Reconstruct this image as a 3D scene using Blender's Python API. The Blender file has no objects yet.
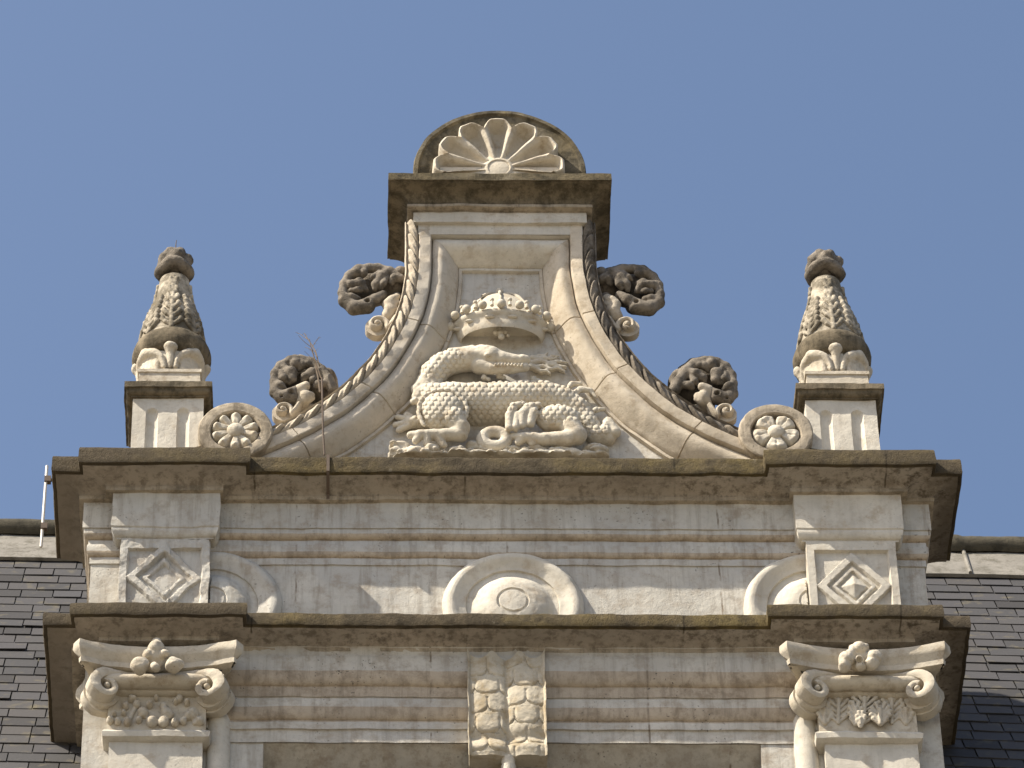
import bpy, math, random
import numpy as np
from mathutils import Vector, Matrix, noise as mnoise

# ------------------------------------------------------------------ camera, sky, sun, exposure
scn = bpy.context.scene
col = scn.collection
F = 5000.0; PHI = math.radians(43.0); ROLL = 0.003; PX0 = 355.0; PY0 = 384.0
cR = np.array([1.0, 0, 0]); cU = np.array([0, -math.sin(PHI), math.cos(PHI)]); cF = np.array([0, math.cos(PHI), math.sin(PHI)])
cR2 = cR + cU * ROLL; cU2 = cU - cR * ROLL

def ray(px, py): return cF * F + cR2 * (px - PX0) - cU2 * (py - PY0)
CAM = -ray(505, 457) * (20 / F); CAM[2] = 1.6

def W(px, py, Y):
    """point of the plane y=Y seen at a photo pixel (used to measure the building)"""
    r = ray(px, py); return CAM + r * ((Y - CAM[1]) / r[1])
def Z(py, Y): return float(W(505, py, Y)[2])
def pxm(p): return float((np.asarray(p) - CAM) @ cF / F)      # metres per pixel there

cam_d = bpy.data.cameras.new('camera'); cam = bpy.data.objects.new('camera', cam_d); col.objects.link(cam)
cam_d.sensor_width = 36; cam_d.lens = F / 1024 * 36; cam_d.shift_x = (512 - PX0) / 1024
cam_d.clip_start = 0.5; cam_d.clip_end = 5000
M = Matrix(((cR2[0], cU2[0], -cF[0], CAM[0]), (cR2[1], cU2[1], -cF[1], CAM[1]), (cR2[2], cU2[2], -cF[2], CAM[2]), (0, 0, 0, 1)))
cam.matrix_world = M; scn.camera = cam

SAZ, SEL = math.radians(67.0), math.radians(48.5)
sun_dir = Vector((-math.sin(SAZ) * math.cos(SEL), -math.cos(SAZ) * math.cos(SEL), math.sin(SEL)))
wd = bpy.data.worlds.new('World'); scn.world = wd; wd.use_nodes = True
nt = wd.node_tree; bg = nt.nodes['Background']; sky = nt.nodes.new('ShaderNodeTexSky')
sky.sky_type = 'NISHITA'; sky.sun_disc = False; sky.sun_elevation = SEL; sky.sun_rotation = math.radians(180 + 67)
sky.air_density = 1.0; sky.dust_density = 2.5; sky.ozone_density = 1.2; sky.altitude = 80
nt.links.new(sky.outputs[0], bg.inputs[0]); bg.inputs[1].default_value = 0.100
sun_d = bpy.data.lights.new('sun', 'SUN'); sun = bpy.data.objects.new('sun', sun_d); col.objects.link(sun)
sun_d.energy = 5.0; sun_d.angle = math.radians(0.53); sun_d.color = (1.0, 0.915, 0.77)
sun.rotation_euler = sun_dir.to_track_quat('Z', 'Y').to_euler(); sun.location = (-20, -10, 40)
vs = scn.view_settings; vs.view_transform = 'Standard'; vs.look = 'None'; vs.exposure = 0.86; vs.gamma = 1.0; vs.use_curve_mapping = False

# ------------------------------------------------------------------ helpers
rng = np.random.default_rng(7); random.seed(7)
OFF = {}

def thing(name, label, cat, loc, group=None):
    o = bpy.data.objects.new(name, None); col.objects.link(o); o.location = loc
    o.empty_display_size = 0.2; o['label'] = label; o['category'] = cat
    if group: o['group'] = group
    OFF[o.name] = np.array(loc, float); return o

def tag(o, label=None, cat=None, group=None, kind=None):
    for k, v in (('label', label), ('category', cat), ('group', group), ('kind', kind)):
        if v: o[k] = v
    return o

def _h(ix, iy, iz):
    n = (ix * 374761393 + iy * 668265263 + iz * 1274126177) & 0xffffffff
    n = ((n ^ (n >> 13)) * 1103515245) & 0xffffffff
    return ((n ^ (n >> 16)) & 0xffff) / 32767.5 - 1.0
def vnoise(p, s):
    q = np.asarray(p, float) * s; i = np.floor(q).astype(np.int64); f = q - i; f = f * f * (3 - 2 * f)
    r = 0
    for dx in (0, 1):
        for dy in (0, 1):
            for dz in (0, 1):
                w = (f[:, 0] if dx else 1 - f[:, 0]) * (f[:, 1] if dy else 1 - f[:, 1]) * (f[:, 2] if dz else 1 - f[:, 2])
                r = r + w * _h(i[:, 0] + dx, i[:, 1] + dy, i[:, 2] + dz)
    return r
def fbm(p, s, o=3):
    r = 0; a = 1.0
    for k in range(o): r = r + a * vnoise(p, s * 2.03 ** k); a *= 0.5
    return r

class MB:
    def __init__(self): self.v = []; self.f = []; self.m = []; self.n = 0
    def add(self, v, f, m=0):
        v = np.asarray(v, float).reshape(-1, 3); self.v.append(v)
        for k, q in enumerate(f):
            self.f.append(tuple(int(i) + self.n for i in q)); self.m.append(m if isinstance(m, int) else m[k])
        self.n += len(v)
    def grid(self, P, m=0, flip=False, wrap=False):
        P = np.asarray(P, float); nu, nv = P.shape[:2]; f = []; ms = []
        for i in range(nu if wrap else nu - 1):
            i2 = (i + 1) % nu
            for j in range(nv - 1):
                q = (i * nv + j, i * nv + j + 1, i2 * nv + j + 1, i2 * nv + j)
                f.append(q[::-1] if flip else q); ms.append(m if isinstance(m, int) else m[j])
        self.add(P.reshape(-1, 3), f, ms)
    def box(self, x0, x1, y0, y1, z0, z1, m=0):
        v = [(x, y, z) for x in (x0, x1) for y in (y0, y1) for z in (z0, z1)]
        self.add(v, [(0, 1, 3, 2), (4, 6, 7, 5), (0, 4, 5, 1), (2, 3, 7, 6), (0, 2, 6, 4), (1, 5, 7, 3)], m)
    def tube(self, pts, r, n=10, m=0):
        pts = np.asarray(pts, float); k = len(pts); r = np.broadcast_to(r, (k,)); P = []
        for i in range(k):
            t = pts[min(i + 1, k - 1)] - pts[max(i - 1, 0)]; t /= np.linalg.norm(t) + 1e-9
            a = np.cross(t, (0, 0, 1.0) if abs(t[2]) < .9 else (1.0, 0, 0)); a /= np.linalg.norm(a); b = np.cross(t, a)
            P.append([pts[i] + r[i] * (a * math.cos(q) + b * math.sin(q)) for q in np.linspace(0, 2 * math.pi, n, endpoint=False)])
        P = np.array(P); f = []
        for i in range(k - 1):
            for j in range(n): j2 = (j + 1) % n; f.append((i * n + j, i * n + j2, (i + 1) * n + j2, (i + 1) * n + j))
        f.append(tuple(range(n))[::-1]); f.append(tuple((k - 1) * n + j for j in range(n)))
        self.add(P.reshape(-1, 3), f, m)
    def lathe_z(self, c, prof, n=72, m=0, mod=None):
        th = np.linspace(0, 2 * math.pi, n, endpoint=False); P = np.zeros((n, len(prof), 3))
        for j, (r, z) in enumerate(prof):
            rr = r if mod is None else r + mod(th, z, j)
            P[:, j, 0] = c[0] + rr * np.cos(th); P[:, j, 1] = c[1] + rr * np.sin(th); P[:, j, 2] = c[2] + z
        self.grid(P, m, flip=True, wrap=True)
    def lathe_y(self, c, prof, n=96, m=0):
        """profile (radius, projection towards the viewer) turned about the wall normal"""
        th = np.linspace(0, 2 * math.pi, n, endpoint=False); P = np.zeros((n, len(prof), 3))
        for j, (r, h) in enumerate(prof):
            P[:, j, 0] = c[0] + r * np.cos(th); P[:, j, 2] = c[2] + r * np.sin(th); P[:, j, 1] = c[1] - h
        self.grid(P, m, flip=False, wrap=True)
    def ell(self, c, r, n=16, m=0, rot=None):
        th = np.linspace(0, 2 * math.pi, n, endpoint=False); ph = np.linspace(0.001, math.pi - .001, n // 2 + 1)
        P = np.zeros((n, len(ph), 3)); P[..., 0] = np.cos(th)[:, None] * np.sin(ph) * r[0]; P[..., 1] = np.sin(th)[:, None] * np.sin(ph) * r[1]; P[..., 2] = np.cos(ph) * r[2]
        if rot is not None: P = P @ np.array(rot).T
        self.grid(P + np.asarray(c), m, flip=False, wrap=True)
    def build(self, name, mats, parent=None, weather=0.0, wscale=9.0, sharp=38, smooth=True, off=None):
        v = np.concatenate(self.v)
        if not isinstance(mats, (list, tuple)): mats = [mats]
        me = bpy.data.meshes.new(name)
        if weather:
            d = np.stack([fbm(v + 3.1, wscale), fbm(v + 17.7, wscale), fbm(v + 41.3, wscale)], 1) * weather
            d += np.stack([vnoise(v + 5.5, wscale * 7), vnoise(v + 9.5, wscale * 7), vnoise(v + 2.2, wscale * 7)], 1) * weather * .35
            v = v + d
        if off is None: off = OFF.get(parent.name, np.zeros(3)) if parent else np.zeros(3)
        me.from_pydata((v - off).tolist(), [], self.f); me.polygons.foreach_set('material_index', self.m)
        for m in mats: me.materials.append(m)
        if smooth:
            me.polygons.foreach_set('use_smooth', [True] * len(me.polygons)); me.set_sharp_from_angle(angle=math.radians(sharp))
        me.update(); o = bpy.data.objects.new(name, me); col.objects.link(o)
        if parent: o.parent = parent; OFF[o.name] = off
        return o

def offset_path(path, o):
    out = []; n = len(path)
    for i, p in enumerate(path):
        ns = []
        for a, b in ((i - 1, i), (i, i + 1)):
            if a < 0 or b >= n: continue
            d = np.array(path[b]) - np.array(path[a]); d = d / np.linalg.norm(d); ns.append(np.array((d[1], -d[0])))
        if len(ns) == 1: m = ns[0]
        else: m = (ns[0] + ns[1]) / (1 + ns[0] @ ns[1])
        out.append(np.array(p) + m * o)
    return np.array(out)

def sweep(mb, path, prof, step=.02):
    """moulding profile [(offset, z, material)] run along a plan path, mitred at the corners"""
    lens = [max(1, int(np.linalg.norm(np.array(path[i + 1]) - np.array(path[i])) / step)) for i in range(len(path) - 1)]
    cols = []
    for o, z, *_ in prof:
        q = offset_path(path, o); pts = [q[0]]
        for i, k in enumerate(lens):
            for t in range(1, k + 1): pts.append(q[i] + (q[i + 1] - q[i]) * t / k)
        a = np.array(pts); cols.append(np.column_stack([a, np.full(len(a), z)]))
    P = np.stack(cols, 1); mb.grid(P, [p[2] if len(p) > 2 else 0 for p in prof[:-1]])
    n0 = len(prof)
    for e, fl in ((0, False), (-1, True)):
        mb.add(P[e], [tuple(range(n0)) if not fl else tuple(range(n0))[::-1]], 0)

def arcp(o0, z0, o1, z1, n=8, kind='cove', m=0):
    """quarter curve between two profile points: cove = concave, ovolo = convex (both end square on)"""
    out = []
    for i in range(n + 1):
        a = i / n * math.pi / 2
        if kind == 'cove': u, w = 1 - math.cos(a), math.sin(a); o = o0 + (o1 - o0) * math.sin(a); z = z0 + (z1 - z0) * (1 - math.cos(a))
        else: o = o0 + (o1 - o0) * (1 - math.cos(a)); z = z0 + (z1 - z0) * math.sin(a)
        out.append((o, z, m))
    return out
def fine(prof, step=.012):
    out = []
    for a, b in zip(prof[:-1], prof[1:]):
        n = max(1, int(math.hypot(a[0] - b[0], a[1] - b[1]) / step))
        for i in range(n): out.append((a[0] + (b[0] - a[0]) * i / n, a[1] + (b[1] - a[1]) * i / n, a[2]))
    out.append(prof[-1]); return out

class Sdf:
    """carved forms: soft unions of rounded pieces on a grid, skinned as one surface"""
    def __init__(self, lo, hi, h):
        self.lo = np.array(lo, float); self.h = h; n = np.ceil((np.array(hi) - self.lo) / h).astype(int) + 1
        self.F = np.full(tuple(n), 0.5, np.float32)
    def _box(self, lo, hi):
        i0 = np.maximum(0, np.floor((np.asarray(lo) - self.lo) / self.h).astype(int)); i1 = np.minimum(self.F.shape, np.ceil((np.asarray(hi) - self.lo) / self.h).astype(int) + 1)
        if np.any(i1 <= i0): return None, None
        sl = tuple(slice(a, b) for a, b in zip(i0, i1))
        g = np.stack(np.meshgrid(*[self.lo[k] + np.arange(i0[k], i1[k]) * self.h for k in range(3)], indexing='ij'), -1)
        return sl, g
    def _mix(self, sl, d, k):
        A = self.F[sl]
        if k <= 0: self.F[sl] = np.minimum(A, d); return
        hh = np.clip(.5 + .5 * (A - d) / k, 0, 1); self.F[sl] = A * (1 - hh) + d * hh - k * hh * (1 - hh)
    def cap(self, a, b, ra, rb=None, k=.006):
        a = np.asarray(a, float); b = np.asarray(b, float); rb = ra if rb is None else rb; R = max(ra, rb) + k * 2 + self.h * 3
        sl, g = self._box(np.minimum(a, b) - R, np.maximum(a, b) + R)
        if sl is None: return
        ab = b - a; t = np.clip(((g - a) @ ab) / (ab @ ab + 1e-12), 0, 1)
        self._mix(sl, (np.linalg.norm(g - a - t[..., None] * ab, axis=-1) - (ra + (rb - ra) * t)).astype(np.float32), k)
    def sph(self, c, r, k=.006): self.cap(c, np.asarray(c) + 1e-6, r, r, k)
    def ell(self, c, r, k=.006, rot=None, cut=False):
        c = np.asarray(c, float); r = np.asarray(r, float); R = max(r) + k * 2 + self.h * 3
        sl, g = self._box(c - R, c + R)
        if sl is None: return
        q = g - c
        if rot is not None: q = q @ np.asarray(rot)
        k0 = np.linalg.norm(q / r, axis=-1); k1 = np.linalg.norm(q / (r * r), axis=-1) + 1e-9
        d = (k0 * (k0 - 1) / k1).astype(np.float32)
        if cut: self.F[sl] = np.maximum(self.F[sl], -d)
        else: self._mix(sl, d, k)
    def chain(self, pts, k=.006):
        for (a, ra), (b, rb) in zip(pts[:-1], pts[1:]): self.cap(a, b, ra, rb, k)
    def cutback(self, Y):
        ys = self.lo[1] + np.arange(self.F.shape[1]) * self.h
        self.F = np.maximum(self.F, (ys - Y)[None, :, None].astype(np.float32))
    def mesh(self):
        F_ = np.pad(self.F, 1, constant_values=.5); S = F_ < 0; h = self.h; lo = self.lo - h
        cnt = np.zeros(tuple(s - 1 for s in F_.shape), int)
        cs = [(i, j, k) for i in (0, 1) for j in (0, 1) for k in (0, 1)]
        sl = lambda c, A: A[c[0]:A.shape[0] - 1 + c[0], c[1]:A.shape[1] - 1 + c[1], c[2]:A.shape[2] - 1 + c[2]]
        for c in cs: cnt += sl(c, S)
        act = (cnt > 0) & (cnt < 8); ids = np.full(cnt.shape, -1); ids[act] = np.arange(act.sum()); cell = np.argwhere(act)
        acc = np.zeros((len(cell), 3)); n = np.zeros(len(cell)); V = {c: sl(c, F_)[act] for c in cs}
        for a in cs:
            for ax in range(3):
                if a[ax]: continue
                b = list(a); b[ax] = 1; b = tuple(b); m = (V[a] < 0) != (V[b] < 0); t = np.where(m, V[a] / np.where(m, V[a] - V[b], 1), 0)
                p = np.tile(np.array(a, float), (len(cell), 1)); p[:, ax] += t; acc[m] += p[m]; n[m] += 1
        v = lo + (cell + acc / n[:, None]) * h; faces = []
        for ax in range(3):
            u, w = [(1, 2), (2, 0), (0, 1)][ax]
            a = [slice(1, -1)] * 3; b = [slice(1, -1)] * 3; a[ax] = slice(0, -1); b[ax] = slice(1, None)
            s0 = S[tuple(a)]; s1 = S[tuple(b)]; e = np.argwhere(s0 != s1); ins = s0[tuple(e.T)]
            o = np.ones(3, int); o[ax] = 0; e = e + o
            def at(du, dw): q = e.copy(); q[:, u] += du; q[:, w] += dw; return ids[tuple(q.T)]
            Q = np.stack([at(-1, -1), at(0, -1), at(0, 0), at(-1, 0)], 1); Q[~ins] = Q[~ins][:, ::-1]; faces.append(Q)
        return v, np.concatenate(faces)
def normals(v, f):
    n = np.cross(v[f[:, 2]] - v[f[:, 0]], v[f[:, 3]] - v[f[:, 1]]); out = np.zeros_like(v)
    for k in range(4): np.add.at(out, f[:, k], n)
    return out / (np.linalg.norm(out, axis=1)[:, None] + 1e-12)
def sdf_obj(s, name, mat, parent, disp=None, smooth=2, weather=0, mirror=False):
    v, f = s.mesh()
    for _ in range(smooth):
        a = np.zeros_like(v); c = np.zeros(len(v))
        for k in range(4):
            for d in (1, 3): np.add.at(a, f[:, k], v[f[:, (k + d) % 4]]); np.add.at(c, f[:, k], 1)
        v = v * .5 + .5 * a / np.maximum(c, 1)[:, None]
    if disp is not None: n = normals(v, f); v = v + n * disp(v, n)[:, None]
    if mirror: v = v * np.array((-1, 1, 1)); f = f[:, ::-1]
    mb = MB(); mb.v.append(v); mb.f = [tuple(q) for q in f.tolist()]; mb.m = [0] * len(f); mb.n = len(v)
    return mb.build(name, mat, parent, weather=weather, wscale=25, sharp=60)

# ------------------------------------------------------------------ materials
def stone(name, base, dirt, amt=.4, moss=None, moss_amt=0., streak=.0, bump=.5, speck=0., grey=None, grey_amt=0., joint=0., phase=0., ends=0., e0=1.60, e1=1.76):
    m = bpy.data.materials.new(name); m.use_nodes = True; t = m.node_tree; N = t.nodes; L = t.links
    bs = N['Principled BSDF']; bs.inputs['Roughness'].default_value = .92; bs.inputs['Specular IOR Level'].default_value = .2
    geo = N.new('ShaderNodeNewGeometry')
    def nz(scale, detail=6, rough=.6, vec=None, stretch=None):
        n = N.new('ShaderNodeTexNoise'); n.inputs['Scale'].default_value = scale; n.inputs['Detail'].default_value = detail; n.inputs['Roughness'].default_value = rough
        src = geo.outputs['Position']
        if stretch:
            mp = N.new('ShaderNodeMapping'); mp.inputs['Scale'].default_value = stretch; L.new(src, mp.inputs['Vector']); src = mp.outputs[0]
        L.new(src, n.inputs['Vector']); return n.outputs['Fac']
    def ramp(v, a, b):
        r = N.new('ShaderNodeMapRange'); r.interpolation_type = 'SMOOTHSTEP'; r.inputs['From Min'].default_value = a; r.inputs['From Max'].default_value = b; L.new(v, r.inputs['Value']); return r.outputs[0]
    def math_(op, a, b):
        q = N.new('ShaderNodeMath'); q.operation = op
        for i, x in enumerate((a, b)):
            if isinstance(x, (int, float)): q.inputs[i].default_value = x
            else: L.new(x, q.inputs[i])
        return q.outputs[0]
    def mix(a, b, fac):
        q = N.new('ShaderNodeMix'); q.data_type = 'RGBA'
        for i, x in ((6, a), (7, b)):
            if isinstance(x, tuple): q.inputs[i].default_value = (*x, 1)
            else: L.new(x, q.inputs[i])
        if isinstance(fac, (int, float)): q.inputs[0].default_value = fac
        else: L.new(fac, q.inputs[0])
        return q.outputs[2]
    c = mix(tuple(x * .84 for x in base), tuple(min(1, x * 1.08) for x in base), ramp(nz(5, 5), .3, .7))
    c = mix(c, tuple(x * .78 for x in base), math_('MULTIPLY', ramp(nz(60, 5), .48, .75), .55))
    if grey: c = mix(c, grey, math_('MULTIPLY', ramp(nz(2.3, 6, .65), .42, .62), grey_amt))
    d = ramp(nz(13, 9, .72), .58 - .30 * amt, .74 - .2 * amt)
    c = mix(c, dirt, math_('MULTIPLY', d, min(1, .35 + amt * .65)))
    if streak: c = mix(c, tuple(x * .6 for x in dirt), math_('MULTIPLY', ramp(nz(1, 7, .68, stretch=(30, 30, 2.4)), .46, .66), streak))
    if moss: c = mix(c, moss, ramp(nz(9, 8, .7), .66 - .3 * moss_amt, .76 - .24 * moss_amt))
    if speck: c = mix(c, (.03, .028, .024), math_('MULTIPLY', ramp(nz(75, 4, .58), .62, .69), math_('MULTIPLY', ramp(nz(3.7, 3), .47, .62), speck)))
    if ends:
        se = N.new('ShaderNodeSeparateXYZ'); L.new(geo.outputs['Position'], se.inputs[0])
        ee = ramp(math_('ADD', math_('ABSOLUTE', se.outputs[0], 0), math_('MULTIPLY', math_('SUBTRACT', nz(6, 5), .5), .25)), e0, e1)
        c = mix(c, (.075, .06, .042), math_('MULTIPLY', ee, ends))
    if joint:
        sp = N.new('ShaderNodeSeparateXYZ'); L.new(geo.outputs['Position'], sp.inputs[0])
        wob = math_('MULTIPLY', math_('SUBTRACT', nz(7, 4), .5), .02)
        xs_ = math_('ADD', math_('DIVIDE', math_('ADD', sp.outputs[0], wob), .83), 10 + phase)
        fr_ = math_('ABSOLUTE', math_('SUBTRACT', math_('FRACT', xs_, 0), .5), 0)
        wn = N.new('ShaderNodeTexWhiteNoise'); wn.noise_dimensions = '1D'; L.new(math_('FLOOR', math_('ADD', xs_, 0), 0), wn.inputs['W'])
        c = mix(c, tuple(x * .72 for x in base), math_('MULTIPLY', wn.outputs['Value'], joint * .7))
        c = mix(c, tuple(x * .55 for x in dirt), math_('MULTIPLY', math_('GREATER_THAN', fr_, .4955), math_('MULTIPLY', ramp(nz(9, 3), .46, .6), joint * .75)))
    L.new(c, bs.inputs['Base Color'])
    b1 = N.new('ShaderNodeBump'); b1.inputs['Strength'].default_value = bump; b1.inputs['Distance'].default_value = .006
    L.new(math_('ADD', math_('MULTIPLY', nz(38, 6, .65), .8), math_('MULTIPLY', nz(190, 4, .7), .4)), b1.inputs['Height'])
    L.new(b1.outputs[0], bs.inputs['Normal']); return m

CLEAN = (.565, .525, .45)
M_clean = stone('limestone', CLEAN, (.36, .28, .19), .27, bump=.55, speck=.35, streak=.12)
M_wall = stone('limestone_wall', (.60, .57, .505), (.26, .19, .125), .44, streak=.5, bump=.7, grey=(.42, .41, .39), grey_amt=.75, speck=1., joint=.95)
M_field = stone('tympanum_limestone', (.565, .53, .465), (.30, .23, .15), .36, streak=.25, bump=.6, grey=(.43, .42, .40), grey_amt=.6, speck=.6)
M_arch = stone('limestone_architrave', (.585, .55, .485), (.25, .185, .12), .42, streak=.4, bump=.7, grey=(.43, .42, .40), grey_amt=.6, speck=1., joint=.95, phase=.37)
M_stain_shade = stone('stained_shaded_limestone', (.47, .395, .305), (.17, .125, .08), .42, streak=.45, bump=.6, speck=1., joint=.6, phase=.37)  # dirt plus the brown bounce-light shading of ovolo undersides, painted into the colour
M_relief = stone('carved_limestone', (.56, .51, .42), (.33, .25, .16), .36, bump=.5, speck=.3)
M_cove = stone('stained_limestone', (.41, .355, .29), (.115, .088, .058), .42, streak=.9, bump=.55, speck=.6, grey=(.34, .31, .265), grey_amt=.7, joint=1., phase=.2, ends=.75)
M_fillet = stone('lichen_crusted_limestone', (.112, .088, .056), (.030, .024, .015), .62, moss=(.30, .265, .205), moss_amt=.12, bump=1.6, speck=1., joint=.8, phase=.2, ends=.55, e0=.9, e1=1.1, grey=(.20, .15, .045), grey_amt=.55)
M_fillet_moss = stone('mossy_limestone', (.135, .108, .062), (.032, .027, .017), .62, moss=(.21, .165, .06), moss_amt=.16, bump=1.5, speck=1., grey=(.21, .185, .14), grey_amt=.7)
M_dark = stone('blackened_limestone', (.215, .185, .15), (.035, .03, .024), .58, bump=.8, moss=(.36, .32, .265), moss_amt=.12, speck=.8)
M_mid = stone('weathered_limestone', (.40, .34, .26), (.11, .088, .06), .42, bump=.8, streak=.4, moss=(.20, .155, .07), moss_amt=.07, speck=.5)
M_scroll = stone('grey_limestone', (.47, .41, .325), (.22, .175, .125), .34, bump=.6, speck=.4)
M_grime = stone('grimy_limestone', (.18, .147, .10), (.042, .035, .022), .58, bump=.9, streak=.5, moss=(.36, .31, .235), moss_amt=.08)
M_capc = stone('capital_limestone', (.53, .475, .385), (.26, .20, .13), .34, bump=.6, speck=.5)
M_ochre = stone('ochre_stained_limestone', (.50, .445, .35), (.31, .23, .125), .45, bump=.6, speck=.4)
M_finc = stone('finial_limestone', (.52, .46, .365), (.07, .058, .038), .66, streak=.12, bump=.8, moss=(.20, .14, .05), moss_amt=.2, grey=(.16, .135, .10), grey_amt=.7)

def simple(name, colr, rough=.6, metal=0.):
    m = bpy.data.materials.new(name); m.use_nodes = True; t = m.node_tree; b = t.nodes['Principled BSDF']
    n = t.nodes.new('ShaderNodeTexNoise'); n.inputs['Scale'].default_value = 40; n.inputs['Detail'].default_value = 6
    r = t.nodes.new('ShaderNodeMix'); r.data_type = 'RGBA'; r.inputs[6].default_value = (*[x * .65 for x in colr], 1); r.inputs[7].default_value = (*[min(1, x * 1.25) for x in colr], 1)
    t.links.new(n.outputs['Fac'], r.inputs[0]); t.links.new(r.outputs[2], b.inputs['Base Color']); b.inputs['Roughness'].default_value = rough; b.inputs['Metallic'].default_value = metal
    return m
def slate_mat():
    m = bpy.data.materials.new('roof_slate'); m.use_nodes = True; t = m.node_tree; N = t.nodes; L = t.links; b = N['Principled BSDF']
    g = N.new('ShaderNodeNewGeometry'); cr = N.new('ShaderNodeValToRGB'); e = cr.color_ramp.elements
    e[0].color = (.034, .032, .032, 1); e[1].color = (.062, .059, .059, 1)
    for p, c in ((.3, (.050, .049, .051, 1)), (.6, (.060, .056, .055, 1)), (.8, (.052, .051, .056, 1))): q = e.new(p); q.color = c
    L.new(g.outputs['Random Per Island'], cr.inputs[0])
    n = N.new('ShaderNodeTexNoise'); n.inputs['Scale'].default_value = 14; n.inputs['Detail'].default_value = 8; L.new(g.outputs['Position'], n.inputs['Vector'])
    r = N.new('ShaderNodeMapRange'); r.inputs['From Min'].default_value = .57; r.inputs['From Max'].default_value = .78; L.new(n.outputs['Fac'], r.inputs[0])
    x = N.new('ShaderNodeMix'); x.data_type = 'RGBA'; x.inputs[7].default_value = (.115, .10, .066, 1); L.new(r.outputs[0], x.inputs[0]); L.new(cr.outputs[0], x.inputs[6]); L.new(x.outputs[2], b.inputs['Base Color'])
    b.inputs['Roughness'].default_value = .8; b.inputs['Specular IOR Level'].default_value = .25
    bp = N.new('ShaderNodeBump'); bp.inputs['Strength'].default_value = .4; bp.inputs['Distance'].default_value = .003; n2 = N.new('ShaderNodeTexNoise'); n2.inputs['Scale'].default_value = 60; n2.inputs['Detail'].default_value = 5
    L.new(g.outputs['Position'], n2.inputs['Vector']); L.new(n2.outputs['Fac'], bp.inputs['Height']); L.new(bp.outputs[0], b.inputs['Normal']); return m
M_slate = slate_mat()
M_under = simple('mossy_slate_bedding', (.085, .08, .05), .9)
M_lead = stone('weathered_lead_flashing', (.22, .205, .18), (.075, .068, .048), .45, bump=.6, moss=(.45, .43, .39), moss_amt=.07, speck=.5)
M_ridge = stone('lichened_ridge_tile', (.075, .066, .047), (.024, .022, .016), .5, bump=.8, moss=(.2, .17, .11), moss_amt=.05)
M_metal = simple('pale_painted_rod', (.62, .58, .52), .5)
M_rust = simple('rusty_iron', (.11, .08, .06), .85)
M_twig = simple('dry_stem', (.16, .12, .085), .9)
M_strip = simple('dull_stain_strip', (.10, .09, .08), .7)
M_gravel = stone('pale_gravel', (.24, .215, .175), (.16, .14, .105), .4, bump=.8)
M_glass = simple('dark_glass', (.03, .035, .04), .1)

# ------------------------------------------------------------------ ground and the house behind
mb = MB(); mb.box(-900, 900, -900, 900, -1, 0); tag(mb.build('ground', M_gravel, smooth=False), kind='structure')

# ------------------------------------------------------------------ dormer: lower order
XW = 1.635                                                     # half width of the front wall
XP, HP = 1.350, .176                                           # pilaster axis and half width
dormer = thing('dormer', 'pale limestone dormer front with two cornices, carved pilasters and round medallions', 'dormer', (0, 0, 11.6))
zl_top, zl_f, zl_c = Z(613, -.16), Z(625.5, -.16), Z(651, -.045)
zA = zl_top
zu_top, zu_f, zu_c = Z(457, -.16), Z(472.5, -.16), Z(499.5, -.045)
ZB = 11.6
# the wall behind everything (with the window opening), back to the roof
xwl = .945                                                     # half opening
mb = MB()
z_sof = Z(742, -.01)
for s in (-1, 1): mb.box(min(s * xwl, s * XW), max(s * xwl, s * XW), 0, .55, ZB, zl_c + .005)
P = np.array([[(x, .004, zl_c + .004), (x, .004, z_sof), (x, .03, z_sof - .012), (x, .15, z_sof - .10), (x, .28, z_sof - .16), (x, .55, z_sof - .16)] for x in np.linspace(-xwl, xwl, 60)]); mb.grid(P)
mb.build('wall', M_wall, dormer, weather=.0)
# window recessed in the opening
mb = MB(); mb.box(-xwl, xwl, .30, .33, ZB, z_sof - .001); win = mb.build('window', M_glass, dormer, smooth=False)
mb = MB()
for x in (-xwl + .03, -.02, xwl - .07): mb.box(x, x + .04, .26, .299, ZB, z_sof - .002)
mb.box(-xwl, xwl, .262, .297, z_sof - .06, z_sof - .003)
mb.build('frame', M_clean, win)
# architrave: bands over the window
A = [(.055, zl_c + .02, 0), (.055, Z(656, -.055), 0), (.060, Z(657, -.06), 0), (.060, Z(671, -.06), 0)]
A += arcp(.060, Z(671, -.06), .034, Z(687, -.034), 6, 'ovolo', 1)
A += [(.034, Z(697, -.034), 0), (.027, Z(698, -.027), 0), (.030, Z(699.5, -.03), 0), (.030, Z(707, -.03), 0)]
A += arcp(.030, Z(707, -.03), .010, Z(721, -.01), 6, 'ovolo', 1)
A += [(.015, Z(722.5, -.015), 0), (.015, Z(729, -.015), 0), (.006, Z(730.5, -.006), 0), (.006, z_sof, 0)]
mb = MB(); sweep(mb, [(-1.19, .0), (1.19, .0)], fine(A, .01))
mb.build('architrave', [M_arch, M_stain_shade], dormer, weather=.0022, wscale=7)  # browner ovolo slot paints in shading contrast against the fascias, besides dirt
# broken stone / rough edges of the jambs and small colonettes beside the pilasters
for s in (-1, 1):
    mb = MB(); x0 = s * 1.115; zt = Z(708, -.04); n = 14
    prof = [(.045 * math.cos(a), .045 * math.sin(a)) for a in np.linspace(0, math.pi, n)]
    zz = list(np.linspace(ZB, zt - .03, 60)) + [zt - .018, zt - .008, zt]; sc = [1] * 60 + [.93, .75, .35]
    P = np.array([[(x0 + s * 0 + p[0] * k, -.0 - p[1] * k * .9, z) for z, k in zip(zz, sc)] for p in prof])
    mb.grid(P); mb.build('colonette', M_clean, dormer, weather=.002)

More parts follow.
